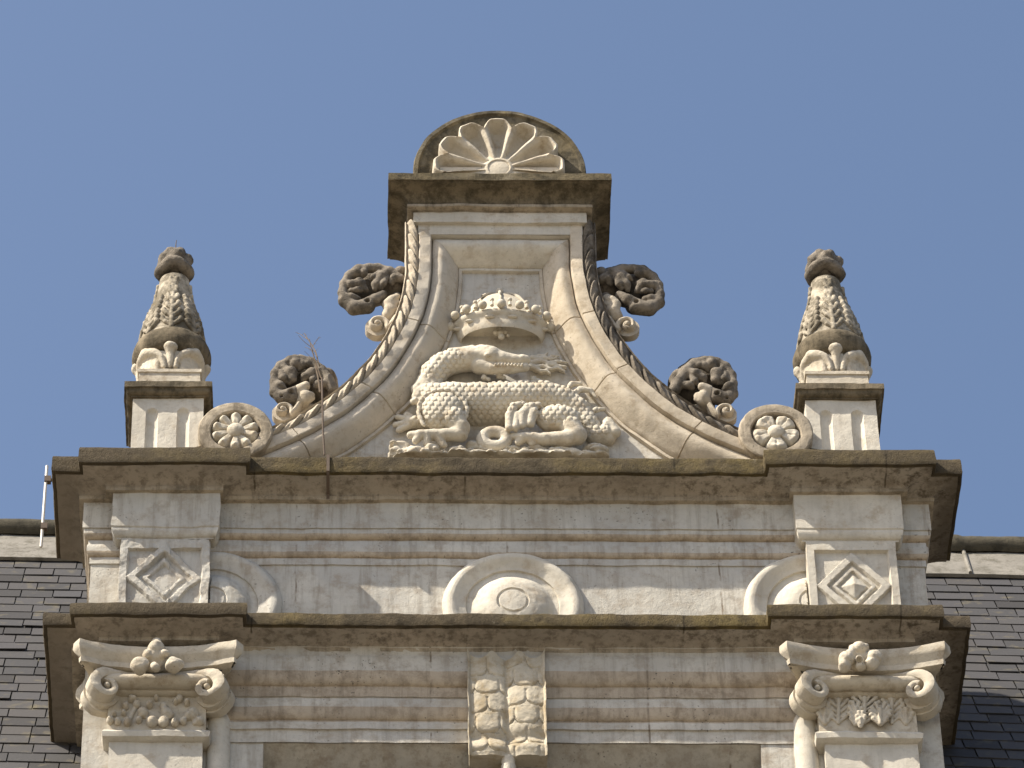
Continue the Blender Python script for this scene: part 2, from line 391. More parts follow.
# lower cornice
RES = .062
def plan(xw, xp, hp, res, yb): return [(-xw, yb), (-xw, 0), (-xp - hp, 0), (-xp - hp, -res), (-xp + hp, -res), (-xp + hp, 0), (xp - hp, 0), (xp - hp, -res), (xp + hp, -res), (xp + hp, 0), (xw, 0), (xw, yb)]
CO = .162
def cornice(zt, zf, zc, res, yb, right=0.0):
    p = [(-.22, zt - .0, 0), (CO - .012, zt, 0), (CO - .003, zt - .004, 0), (CO, zt - .013, 0), (CO + .001, zf + .01, 0), (CO - .002, zf, 0), (CO - .015, zf + .001, 0), (CO - .016, zf - .005, 1)]
    p += arcp(CO - .016, zf - .005, .050, zc + .006, 10, 'cove', 1)[1:]
    p += [(.056, zc + .006, 2), (.056, zc - .012, 2), (.043, zc - .014, 2), (-.02, zc - .015, 2)]
    mb = MB(); sweep(mb, [(x - right if x > 0 else x, y) for x, y in plan(XW, XP, HP, res, yb)], fine(p, .014), .018)
    return mb
cornice(zl_top, zl_f, zl_c, RES, .57, .03).build('lower_cornice', [M_fillet, M_cove, M_mid], dormer, weather=.0036, wscale=8)

# ------------------------------------------------------------------ attic storey
B = [(.036, zu_c + .02, 0), (.036, Z(528.5, -.036), 0), (.030, Z(529.5, -.03), 0), (.031, Z(531, -.03), 0), (.031, Z(534, -.03), 0)]
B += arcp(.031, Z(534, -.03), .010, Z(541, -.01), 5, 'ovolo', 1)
B += [(.013, Z(541.5, -.013), 0), (.013, Z(545, -.013), 0), (.018, Z(546, -.018), 0), (.018, Z(552, -.018), 0)]
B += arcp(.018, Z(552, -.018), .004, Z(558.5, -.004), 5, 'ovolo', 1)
B += [(.006, Z(559, -.006), 0), (.006, Z(565, -.006), 0), (0, Z(566, 0), 0), (0, zl_top - .02, 0)]
mb = MB(); sweep(mb, [(-XW, .52), (-XW, 0), (XW, 0), (XW, .52)], fine(B, .012), .02)
attic = mb.build('attic_wall', [M_wall, M_stain_shade], dormer, weather=.0022, wscale=7)
mb = MB(); mb.box(-XW + .03, XW - .03, .03, .56, zl_top - .1, zu_c + .02); mb.build('wall_core', M_wall, dormer)
cornice(zu_top, zu_f, zu_c, .055, .365).build('upper_cornice', [M_fillet, M_cove, M_mid], dormer, weather=.0032, wscale=8)
mb = MB(); mb.box(-XW, XW, -.06, .5, zu_top - .08, zu_top - .004); mb.build('cornice_bed', M_fillet, dormer)

# medallions
def rough_prof(p, k=3):
    out = []
    for a, b in zip(p[:-1], p[1:]):
        for i in range(k): t = i / k; out.append((a[0] + (b[0] - a[0]) * t, a[1] + (b[1] - a[1]) * t))
    out.append(p[-1]); return out
zm = Z(608, 0)
MP = [(.276, -.01), (.275, .010), (.268, .018), (.264, .022), (.257, .030), (.248, .033), (.236, .033), (.226, .029), (.212, .022), (.198, .017), (.184, .014), (.182, .005), (.160, .006), (.150, .012), (.140, .021), (.125, .031), (.105, .040), (.085, .046), (.064, .049), (.060, .043), (.055, .043), (.051, .050), (.03, .052), (.001, .053)]
for x in (0.016, -1.158, 1.19):
    mb = MB(); mb.lathe_y((x, 0, zm), rough_prof(MP))
    if abs(x) > .5:                                            # cut back where the pilaster block stands over it
        v_ = mb.v[0]; hid = np.abs(v_[:, 0]) > 1.343 - .176 - .004; v_[hid, 1] = np.maximum(v_[hid, 1], -.03)
    mb.build('medallion', M_clean if x > -1 else M_wall, attic, weather=.0028, wscale=10)

# attic pilasters with diamond panels
def hf(mb, x0, x1, z0, z1, Y, fn, step=.004, m=0):
    nx, nz = int((x1 - x0) / step) + 1, int((z1 - z0) / step) + 1; X, Zz = np.meshgrid(np.linspace(x0, x1, nx), np.linspace(z0, z1, nz), indexing='ij')
    H = fn(X, Zz); P = np.stack([X, Y - H, Zz], -1); mb.grid(P, m, flip=True)
    # sides back to the wall
    for e in (P[0], P[-1], P[:, 0], P[:, -1]):
        b = e.copy(); b[:, 1] = Y + .03; mb.grid(np.stack([e, b], 1), m)
def band(d, a, b, w=.02): return np.clip((d - a) / w + .5, 0, 1) * np.clip((b - d) / w + .5, 0, 1)
for s in (-1, 1):
    yp = .058
    Bp = [(.036, zu_c + .02, 0), (.036, Z(526, -.1), 0), (.031, Z(527, -.1), 0)] + arcp(.033, Z(528, -.1), .012, Z(538, -.08), 6, 'ovolo') + [(.014, Z(538.5, -.07), 0), (.014, Z(541, -.07), 0), (.0, Z(542, -.06), 0), (.0, zl_top - .02, 0)]
    cx = s * 1.343; hw = .176
    mb = MB(); sweep(mb, [(cx - hw, .03), (cx - hw, -yp), (cx + hw, -yp), (cx + hw, .03)], fine(Bp, .012), .018)
    ap = mb.build('attic_pilaster', M_wall if s < 0 else M_clean, dormer, weather=.0035 if s < 0 else .0016)
    tag(ap, 'worn left attic pilaster with a crumbling diamond panel' if s < 0 else 'sharp right attic pilaster with a pointed diamond panel')
    zc_, a_, b_ = Z(587 if s > 0 else 580, -yp), .148, .176
    def panel(X, Zz):
        d = np.abs(X - cx) / a_ + np.abs(Zz - zc_) / b_
        fr = np.maximum(np.abs(X - cx) / (hw - .034), (Zz - zc_) / (Z(552, -yp) - zc_))
        h = .022 * np.clip((fr - 1) / .03 + .5, 0, 1)
        r = .022 * band(d, .70, 1.0, .04) + .012 * band(d, .60, .70, .04) * 0 + .018 * band(d, .44, .60, .04) + np.where(d < .36, .012 + .020 * (1 - d / .36), 0)
        if s < 0: r = .024 * band(d, .72, 1.0, .05) + .016 * band(d, .40, .58, .06) + np.where(d < .26, .006, 0); r = r * np.where(X > cx + .02, .75, 1)
        return np.maximum(h, r)
    mb = MB(); hf(mb, cx - hw + .0015, cx + hw - .0015, zl_top - .01, Z(543, -yp), -yp + .006, panel)
    mb.build('diamond_panel', M_wall if s < 0 else M_clean, ap, weather=.0042 if s < 0 else .0012, wscale=16)

# ------------------------------------------------------------------ pilasters with capitals
def spiral(c, r0, turns, start, sgn, n=90, shrink=.16):
    t = np.linspace(0, 1, n); a = start + sgn * turns * 2 * math.pi * t; r = r0 * (shrink ** t)
    return np.stack([c[0] + r * np.cos(a), c[1] + r * np.sin(a)], 1), r
def ribbon(mb, pts, th, axis_o, ex, ey, depth, m=0, bulge=.0):
    """spiral band: 2D points in the plane (ex, z), thickness th per point, running 'depth' along ey"""
    n = len(pts); T = np.gradient(pts, axis=0); T /= np.linalg.norm(T, axis=1)[:, None] + 1e-9; Nn = np.stack([-T[:, 1], T[:, 0]], 1)
    sec = [(-.5, 0), (-.5, 1), (.5, 1), (.5, 0)]
    def P3(q, d): return axis_o + np.outer(q[:, 0], ex) + np.outer(q[:, 1], (0, 0, 1.)) + np.outer(np.broadcast_to(d, (n,)), ey)
    a = pts - Nn * (th / 2)[:, None]; b = pts + Nn * (th / 2)[:, None]; mid = pts
    rows = [P3(a, 0), P3(a, depth), P3(a * .75 + b * .25, depth + bulge), P3(mid, depth + bulge * 1.25), P3(a * .25 + b * .75, depth + bulge), P3(b, depth), P3(b, 0)]
    G = np.stack(rows, 1); mb.grid(G, m); mb.grid(G, m, flip=True) if False else None
    for e in (0, -1): mb.add(G[e], [tuple(range(7))], m)

def acanthus(s, cx, zb, hgt, wid, Y, lobes=5, r=.016):
    """small spread leaf, low relief, lobed along its edge"""
    s.ell((cx, Y + .004, zb + hgt * .40), (wid * .80, .016, hgt * .46), .004)
    for k in range(lobes):
        a = (k - (lobes - 1) / 2) / ((lobes - 1) / 2) * 1.45
        L_ = hgt * (.98 - .20 * abs(a)); e = np.array((cx + math.sin(a) * wid * .95, Y - .006 - .014 * max(0, math.cos(a)), zb + hgt * .18 + (L_ - hgt * .18) * math.cos(a * .62) - .03 * max(0, abs(a) - .9) * hgt))
        s.ell(e, (r * .85, r * .9, r * 1.0), .003)
        s.cap(np.array((cx + math.sin(a) * wid * .2, Y - .009, zb + hgt * .2)), e, r * .35, r * .55, .003)

for s in (-1, 1):
    cx = s * XP; px = 155 if s < 0 else 860
    pil = thing('pilaster_root', '', '', (0, 0, 0)) if False else None
    mb = MB(); xs = cx + (0.0 if s < 0 else .006)
    z_ast0, z_ast1 = Z(738, -.09), Z(729, -.09)
    sweep(mb, [(xs - HP, .02), (xs - HP, -.06), (xs + HP, -.06), (xs + HP, .02)], [(0, z, 0) for z in np.linspace(z_ast0 + .01, ZB, 60)], .02)
    pil = mb.build('pilaster', M_clean, dormer, weather=.002, wscale=8)
    # astragal
    mb = MB(); pr = [(-.01, z_ast1, 0), (.020, z_ast1, 0), (.030, z_ast1 * .7 + z_ast0 * .3, 0), (.026, z_ast0 * .8 + z_ast1 * .2, 0), (.008, z_ast0, 0), (-.01, z_ast0 - .002, 0)]
    sweep(mb, [(cx - HP, .02), (cx - HP, -.06), (cx + HP, -.06), (cx + HP, .02)], fine(pr, .008), .012); mb.build('astragal', M_clean, pil, weather=.0025, wscale=14)
    # bell with acanthus leaves in low relief
    z_b1 = Z(692, -.1); z_b0 = z_ast1; hb = z_b1 - z_b0
    mb = MB(); mb.box(cx - .186, cx + .186, -.076, .02, z_b0 - .005, z_b1 + .02)
    mb.build('bell', M_capc, pil, weather=.002, wscale=14)
    g = Sdf((cx - .22, -.16, z_b0 - .01), (cx + .22, -.05, z_b1 + .03), .0030); ox_, sc_ = (60 if s < 0 else 770), 5.19
    def B(x, y, Y=-.082): return W(ox_ + x / sc_, 620 + y / sc_, Y)
    kb = pxm(B(490, 480)) / sc_
    if s < 0:
        for x, y, r in ((400, 440, 20), (465, 440, 18), (432, 482, 30), (535, 448, 20), (555, 488, 32), (540, 470, 22), (478, 532, 30), (535, 532, 30), (598, 535, 22), (640, 528, 18), (690, 488, 32), (665, 500, 22), (725, 525, 24), (370, 412, 18), (340, 450, 20), (620, 410, 20), (260, 522, 20), (300, 528, 18), (350, 530, 22), (500, 408, 14), (385, 412, 14), (600, 425, 14), (660, 430, 16), (330, 485, 14), (280, 490, 14), (410, 520, 18)):
            g.ell(B(x, y), (r * kb, .022, r * kb * 1.15), .003)
        for a, b in (((432, 482), (470, 535)), ((555, 488), (540, 540)), ((690, 488), (700, 540)), ((400, 440), (350, 535))): g.cap(B(*a, -.076), B(*b, -.076), 14 * kb, 12 * kb, .004)
    else:
        def leaf(xb, yb_, yt, hw_, n, Y):
            for k_ in range(n):
                t = k_ / (n - 1); y = yb_ + (yt - yb_) * (.18 + .74 * t); ww = hw_ * math.sin(math.pi * (.22 + .66 * t)) ** .8
                for e in (-1, 1):
                    tip = B(xb + e * ww, y - 12 - 16 * t, Y - .006); g.cap(B(xb + e * 3, y + 22, Y - .004), tip, 7 * kb, 11.5 * kb, .0022); g.sph(tip, 12.5 * kb, .0015)
            g.cap(B(xb, yb_, Y - .008), B(xb, yt + 10, Y - .010), 9 * kb, 11 * kb, .002); g.sph(B(xb, yt + 8, Y - .010), 13 * kb, .002)
        for a in ((355, 535, 405, 58, 5, -.072), (632, 535, 405, 58, 5, -.072), (285, 535, 455, 36, 4, -.072), (705, 535, 455, 36, 4, -.072), (490, 535, 398, 78, 6, -.082), (445, 540, 450, 34, 4, -.090), (572, 540, 455, 52, 5, -.092), (470, 540, 505, 22, 3, -.096)): leaf(*a)
    sdf_obj(g, 'acanthus_leaf', M_capc, pil, smooth=1, weather=.0025 if s < 0 else .0006)
    # echinus roll and fillet
    z_e1, z_e0 = Z(674, -.13), Z(688, -.12); mb = MB()
    pr = [(-.02, z_e1 + .06, 0), (.035, z_e1 + .055, 0), (.035, z_e1 + .004, 0)] + [(.05 + .040 * math.sin(a), (z_e1 + z_e0) / 2 + .030 * math.cos(a), 0) for a in np.linspace(.2, math.pi - .1, 9)] + [(.04, z_e0 + .004, 0), (.042, z_e0 - .004, 0), (.03, z_e0 - .012, 0), (-.02, z_e0 - .014, 0)]
    sweep(mb, [(cx - .165, .02), (cx - .165, -.06), (cx + .165, -.06), (cx + .165, .02)], fine(pr, .008), .012); mb.build('echinus', M_capc, pil, weather=.002, wscale=14)
    # abacus: concave front and sides, blunt horns
    hw, yf, dep = .300, -.205, .050
    fr = [(cx + t * hw, yf + dep * (1 - t * t)) for t in np.linspace(-1, 1, 25)]
    sd = [(cx - hw - .025 + .05 * (1 - ((k - .5) * 2) ** 2), yf + .035 + k * .27) for k in np.linspace(1, 0, 9)]
    sd2 = [(2 * cx - x, y) for x, y in sd[::-1]]
    z_a1 = Z(645, -.17); z_a0 = Z(664, -.17)
    ha = z_a1 - z_a0
    pr = [(-.06, z_a1 + .006, 0), (-.012, z_a1 + .005, 0), (.0, z_a1 - .004, 0), (.002, z_a1 - ha * .35, 0), (-.004, z_a1 - ha * .5, 0), (-.020, z_a1 - ha * .68, 0), (-.022, z_a1 - ha * .74, 0), (-.018, z_a1 - ha * .78, 0), (-.020, z_a0, 0), (-.05, z_a0 - .002, 0)]
    mb = MB(); sweep(mb, sd + fr + sd2, pr, .02)
    mb.box(cx - .22, cx + .22, -.085, .02, z_a0 - .001, z_a1 + .004)
    mb.build('abacus', M_capc, pil, weather=.0035 if s < 0 else .0015, wscale=12)
    # corner volutes
    for v in (-1, 1):
        mb = MB(); ang = math.radians(-20) * v; ex = np.array((math.cos(ang), math.sin(ang), 0)); ey = np.array((math.sin(ang), -math.cos(ang), 0))
        vc = np.array((cx + v * .206, -.095, Z(685, -.155)))
        r0 = .066; p, r = spiral((0, 0), r0, 1.08, math.pi / 2, -1 if v > 0 else 1, 90, .30)
        lead = np.array([(-v * .17 * (1 - t), r0 + .036 * (1 - t) ** 1.3) for t in np.linspace(0, 1, 14)[:-1]])
        pts = np.concatenate([lead, p]); th = np.concatenate([np.linspace(.005, .030, 13), .035 * (1 - .42 * np.linspace(0, 1, 90))])
        th[13:45] += .010 * np.sin(np.linspace(0, math.pi, 32))
        ribbon(mb, pts, th, vc, ex, ey, .060, bulge=.004)
        n = 40
        for rad, d0, d1 in ((r0 * .95, .006, -.03), (r0 * 1.08, -.020, -.06)):
            disc = np.array([vc + ex * (rad * math.cos(a)) + np.array((0, 0, rad * math.sin(a))) + ey * d0 for a in np.linspace(0, 2 * math.pi, n, endpoint=False)])
            back = disc + ey * (d1 - d0); mb.add(np.concatenate([disc, back]), [tuple(range(n)), *[(i, i + n, (i + 1) % n + n, (i + 1) % n) for i in range(n)]])
        mb.ell(vc + ey * .046, (.013, .018, .013))
        mb.build('volute', M_capc, pil, weather=.004 if s < 0 else .002, wscale=14)
    # flower in the middle of the abacus
    fl = Sdf((cx - .14, -.32, z_a0 - .12), (cx + .14, -.10, z_a1 + .08), .004)
    def add(zx, zy, r, Y=-.190, k=.003, rr=None):
        p = W((60 if s < 0 else 770) + zx / 5.19, 620 + zy / 5.19, Y); R_ = r / 5.19 * pxm(p)
        if rr: fl.ell(p, (R_ * rr[0], R_ * rr[1], R_ * rr[2]), k)
        else: fl.sph(p, R_, k)
    if s < 0:
        for a in ((500, 150, 44, -.18), (455, 180, 26), (545, 175, 26), (415, 236, 46), (392, 240, 30), (588, 232, 44), (615, 225, 30), (495, 242, 27, -.20), (497, 115, 24, -.17)): add(*a)
    else:
        for a in ((398, 205, 42), (385, 235, 34), (415, 178, 30), (462, 150, 40), (432, 150, 28), (490, 145, 25), (540, 195, 40), (528, 225, 36), (555, 180, 24), (468, 238, 26), (466, 205, 26, -.205)): add(*a)
        p = W(770 + 466 / 5.19, 620 + 196 / 5.19, -.222); fl.ell(p, (.014, .03, .014), cut=True)
    fl.sph(W((155 if s < 0 else 859), 660, -.15), .05, .004)
    sdf_obj(fl, 'flower', M_capc, pil, smooth=2, weather=.003, disp=lambda v, n: .005 * fbm(v, 24, 2))
    tag(pil, 'worn left pilaster with a lumpy knot on its capital' if s < 0 else 'crisp right pilaster with a petalled flower on its capital')

# strips of wall beside the capitals carry on the cornice return: side cheeks
# ------------------------------------------------------------------ scroll bracket on the axis
zb1, zb0 = Z(658, -.08), Z(754, -.08)
xb = float(W(508, 700, -.17)[0]); hwb = .148
def bracket():
    nu, nv = 90, 150; U_ = np.linspace(-1, 1, nu); V_ = np.linspace(0, 1, nv); P = np.zeros((nu, nv, 3))
    for i, u in enumerate(U_):
        side = 0 if u < 0 else 1; lu = (u + 1 if u < 0 else u)           # 0..1 over each roll
        roll = math.sqrt(max(0, 1 - (2 * (.08 + lu * .84) - 1) ** 2)) * .036
        edge = .020 * math.exp(-((1 - abs(u)) / .06) ** 2)
        for j, t in enumerate(V_):
            base = .036 + .012 * math.sin(math.pi * min(1, t * 1.05 + .08)) - .012 * math.exp(-((t - .80) / .05) ** 2) + .010 * math.exp(-((t - .92) / .06) ** 2)
            rows = 5.2; ph = t * rows + (.45 if side else 0); row = math.floor(ph); f = ph - row
            sx = lu * 1.6 + (row % 2) * .5 + .2; sf = sx - math.floor(sx)
            edge_line = .60 + .40 * math.sqrt(max(0, 1 - (2 * sf - 1) ** 2))
            q = f / edge_line
            sc = (.0055 * (.45 + .55 * min(q, 1)) if q < 1 else .0015) - (.006 * math.exp(-((q - 1) / .06) ** 2)) - .0045 * math.exp(-(min(sf, 1 - sf) / .045) ** 2) * (1 if .25 < q < 1 else 0)
            sc *= (1 if .05 < abs(u) < .92 else .2)
            top = .018 * math.exp(-(t / .07) ** 2)
            P[i, j] = (xb + u * hwb, -(base + roll + edge + sc), zb1 + (zb0 - zb1) * t + (.050 * (abs(u) ** 8) + .040 * math.exp(-((abs(u) - .36) / .17) ** 2)) * math.exp(-(t / .12) ** 2))
    mb = MB(); mb.grid(P)
    for e, fl in ((P[0], False), (P[-1], True)):
        b = e.copy(); b[:, 1] = .0; mb.grid(np.stack([b, e], 1), flip=fl)
    for e, fl in ((P[:, 0], True), (P[:, -1], False)):
        b = e.copy(); b[:, 1] = .0; mb.grid(np.stack([e, b], 1), flip=not fl)
    return mb
br = bracket().build('scroll_bracket', M_ochre, dormer, weather=.0028, wscale=14, sharp=50)
mb = MB()
for k, (a, b) in enumerate(((0, .04), (.04, .10))): mb.tube([(xb + .0, -.045, zb0 + .01 - a), (xb, -.04, zb0 + .01 - b)], (.028, .024), 12)
mb.build('drop', M_clean, br, weather=.002)

# ------------------------------------------------------------------ pediment
ped = thing('pediment', 'curved limestone gable with a carved salamander under a crown, scroll crockets and a shell top', 'pediment', (0, 0, zu_top - .004))
AC, AZ = 1.455, 16.03; rO, rL, rF, rR, rI = 1.060, 1.115, 1.166, 1.280, 1.296
YF = -.10; YB = .34
z_slab = Z(222, -.115); zF_top = Z(234.5, -.10)
def moulding_profile():
    # (radius, y) from the outer edge inwards
    p = [(rF + .000 - (rF - rL), YF)]
    pr = [(rL, YF + .012), (rL + .004, YF), (rF - .004, YF), (rF, YF + .003), (rF + .003, YF + .035), (rF + .006, YF + .033)]
    for t in np.linspace(0, 1, 12):
        r = rF + .008 + (rR - rF - .010) * t
        pr.append((r, YF + .022 - .012 * math.sin(math.pi * min(1, t * 1.2)) + .056 * max(0, t - .25) ** 1.6 / .75 ** 1.6))
    pr += [(rR, -.012), (rR + .002, -.016), (rI - .002, -.016), (rI, -.002), (rI, .02)]
    return pr
MPF = moulding_profile()
M_curve = stone('curved_moulding_limestone', (.57, .50, .40), (.27, .21, .14), .34, bump=.6, speck=.5, grey=(.36, .30, .22), grey_amt=.5)
M_curve2 = stone('curved_moulding_grey_limestone', (.53, .47, .385), (.25, .20, .14), .34, bump=.6, speck=.5, grey=(.42, .39, .34), grey_amt=.6)
def arc_xy(s, r, th, zend):
    return s * (-(AC) + r * math.cos(th)), AZ - r * math.sin(th)
for s in (1, -1):
    JN = (.30, .66, 1.0) if s > 0 else (.26, .55, .93)
    TH = sorted(list(np.linspace(1.40, 0, 110)) + [q_ + e_ for q_ in JN for e_ in (-.003, 0, .003)], reverse=True)
    rows = []
    for r, y in MPF:
        ring = []
        thE = math.asin(min(.985, (AZ - zu_top + .012) / r))
        for th in TH:
                tt = min(th, thE); x, z = arc_xy(s, r, tt, 0); jn = 1 if min(abs(th - q_) for q_ in JN) < 1e-6 else 0
                ring.append((x, y + .010 * jn, z))
        q = r - rF; zt = (zF_top - max(0, q)) if q > -.002 else z_slab + .02
        for z in np.linspace(AZ, zt, 12)[1:]: ring.append((s * (-AC + r), y, z))
        rows.append(ring)
    P = np.array(rows); mb = MB(); mb.grid(P, flip=(s < 0))
    cm = mb.build('curved_moulding', M_curve if s < 0 else M_curve2, ped, weather=.0028, wscale=8)
    # leaf band and outer face
    rows = []; nW = 16; per = .088; arcs = []
    thE = math.asin(min(.985, (AZ - zu_top + .012) / rO)); nT = 420; s_end = thE * rO; s_top = z_slab + .02 - AZ
    S_ = np.linspace(-s_end, s_top, nT)
    def pt(sv, r):
        if sv < 0: th = min(-sv / rO, math.asin(min(.985, (AZ - zu_top + .012) / r))); return s * (-AC + r * math.cos(th)), AZ - r * math.sin(th)
        return s * (-AC + r), AZ + sv
    G = np.zeros((nT, nW + 3, 3))
    for i, sv in enumerate(S_):
        for j in range(nW + 1):
            w = j / nW; r = rO + (rL - rO + .003) * w
            ph = sv / per + 1.15 * w - .30 * math.sin(math.pi * w); f = ph - math.floor(ph)
            prof = math.sin(math.pi * min(1, max(0, (w - .14) / .82))) ** .7 if w > .14 else 0
            leaf = .040 * prof * (max(0, math.sin(math.pi * f)) ** .7) * (.35 + .75 * f) + .007 * prof * math.sin(3 * math.pi * f)
            y = YF + .020 - leaf - (.016 * math.exp(-((w - .05) / .06) ** 2))
            x, z = pt(sv, r); G[i, j] = (x, y, z)
        G[i, nW + 1] = G[i, nW]; 
        x, z = pt(sv, rO); 
    G = G[:, :nW + 1]
    mb = MB(); mb.grid(G, flip=(s > 0))
    back = G[:, 0].copy(); rowsb = [G[:, 0]]
    for y in np.linspace(YF + .02, YB, 14)[1:]: b = G[:, 0].copy(); b[:, 1] = y; rowsb.append(b)
    mb.grid(np.stack(rowsb, 1), flip=(s < 0))
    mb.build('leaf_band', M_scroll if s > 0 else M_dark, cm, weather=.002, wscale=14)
    tag(cm, 'left curved moulding, its leaf band pale in the sun' if s > 0 else 'right curved moulding, its leaf band dark and mossy')
# top bar of the frame
mb = MB(); P = []
for r, y in MPF:
    q = r - rF
    if q < -.002: continue
    xx = AC - rF - q; P.append([(x, y, zF_top - q) for x in np.linspace(-xx, xx, 30)])
mb.grid(np.array(P), flip=True); xo = AC - rL
mb.box(-xo, xo, YF + .002, .05, zF_top + .002, z_slab + .02)
mb.build('frame_head', M_clean, ped, weather=.0018, wscale=8)
# field of the gable
mb = MB(); zz = np.linspace(zu_top - .01, zF_top - .05, 90); P = []
for z in zz:
    if z < AZ: xx = AC - math.sqrt(max(0, (rI - .01) ** 2 - (AZ - z) ** 2)) if AZ - z < rI - .01 else AC
    else: xx = AC - rI + .01
    P.append([(x, 0.0, z) for x in np.linspace(-xx, xx, 60)])
mb.grid(np.array(P)); P2 = np.array(P); P2[..., 1] = YB; mb.grid(P2, flip=True)
mb.box(-AC + rO + .01, AC - rO - .01, .06, YB - .01, AZ - .1, z_slab + .02)
mb.build('tympanum', M_field, ped, weather=.002, wscale=6)
# solid behind the curved mouldings
mb = MB()
for s in (1, -1):
    P = []
    for r in (rO + .002, rI):
        thE = math.asin(min(.985, (AZ - zu_top + .012) / r)); P.append([(*[arc_xy(s, r, th, 0)[0]], YB, arc_xy(s, r, th, 0)[1]) for th in np.linspace(thE, 0, 60)] + [(s * (-AC + r), YB, z_slab)])
    mb.grid(np.array(P), flip=(s > 0))
mb.build('gable_back', M_mid, ped)

# top block: slab, cove and fillet
yb = YF; zt_top, zt_f, zt_c = Z(171.5, -.225), Z(179, -.225), Z(207, -.13)
pr = [(-.2, zt_top, 0), (.112, zt_top, 0), (.119, zt_top - .005, 0), (.120, zt_f, 1), (.110, zt_f + .001, 1), (.109, zt_f - .004, 1)]
pr += arcp(.109, zt_f - .004, .030, zt_c + .008, 9, 'cove', 1)[1:]
pr += [(.040, zt_c + .008, 3), (.040, zt_c - .006, 3), (.012, Z(211, -.115), 3), (.014, Z(212.5, -.115), 2), (.014, z_slab, 2), (-.03, z_slab - .001, 2)]
mb = MB(); sweep(mb, [(-.345, .25), (-.345, yb), (.345, yb), (.345, .25)], fine(pr, .012), .015)
mb.box(-.33, .33, yb + .03, .31, z_slab, zt_top - .003, 1)
tb = mb.build('top_block', [M_fillet_moss, M_grime, M_clean, M_mid], ped, weather=.0026, wscale=9)

# shell in its round-headed niche on the block
YN = -.165; zn0 = zt_top - .004; zc_n = Z(171, -.14) + .0; rn = .362; zn_c = Z(110, YN) - rn
mb = MB()
def arch(r, n=60): return [(r * math.cos(a), zn_c + r * math.sin(a)) for a in np.linspace(0, math.pi, n)]
def archfull(r):
    a = arch(r); return [(r, zn0 - .0)] + [(r, zn0 + (zn_c - zn0) * .5)] + a + [(-r, zn0 + (zn_c - zn0) * .5), (-r, zn0)]
lay = [(rn, .16), (rn, .02), (rn, YN + .01), (rn - .004, YN), (rn - .020, YN), (rn - .020, YN + .003), (rn - .026, YN + .012)]
P = np.array([[(x, y, z) for x, z in archfull(r)] for r, y in lay]); mb.grid(P, [0] * 200, flip=True)
f_ = archfull(rn - .026); n = len(f_)
P = np.array([[(x * k, YN + .012 + (.010 * min(1, (1 - k) * 4)), zn0 + (z - zn0) * k) for x, z in f_] for k in np.linspace(1, 0.02, 12)]); mb.grid(P, flip=True)
bk = archfull(rn); mb.add([(x, .16, z) for x, z in bk], [tuple(range(len(bk)))[::-1]])
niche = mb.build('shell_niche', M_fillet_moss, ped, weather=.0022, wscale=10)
# shell
sc_z = Z(171.5, -.16); R0 = .278; nA, nR = 360, 50; NL = 7
P = np.zeros((nA, nR, 3))
for i, a in enumerate(np.linspace(-.22, math.pi + .22, nA)):
    u = (a / math.pi) * (NL - 1); w = abs(((u + .5) % 1) - .5) * 2                              # 0 in the hollow of a flute, 1 on the rib
    hol = math.sqrt(max(0, 1 - (w / .66) ** 2)) if w < .66 else 0; ribv = max(0, (w - .66) / .34)
    Rm = R0 * (1.0 - .17 * max(0, (w - .35) / .65) ** 1.4)
    for j in range(nR):
        t = j / (nR - 1); r = .055 + (Rm - .055) * t; grow = min(1, (r - .055) / .10) ** .8
        scoop = (1 - max(0, (t - .80) / .12)) if t > .80 else 1; scoop = max(0, scoop)
        d_ = -.046 * grow * hol * scoop + .012 * grow * math.sin(ribv * math.pi / 2) * (1 if t < .93 else .3) + .016 * math.exp(-((t - .94) / .05) ** 2) * (1 - .5 * ribv)
        y = YN - .018 - (.012 * t + d_) if t < .999 else YN + .04
        P[i, j] = (r * math.cos(a) - .004, y, sc_z + r * math.sin(a))
mb = MB(); mb.grid(P, flip=True); mb.box(-.25, .245, YN - .016, YN + .02, zn0, sc_z + .004)
mb.lathe_y((-.004, YN + .05, sc_z), [(.066, 0), (.064, .062), (.058, .068), (.048, .070), (.044, .065), (.03, .068), (.001, .070)], 40)
mb.build('shell', M_capc, niche, weather=.0018, wscale=12, sharp=50)

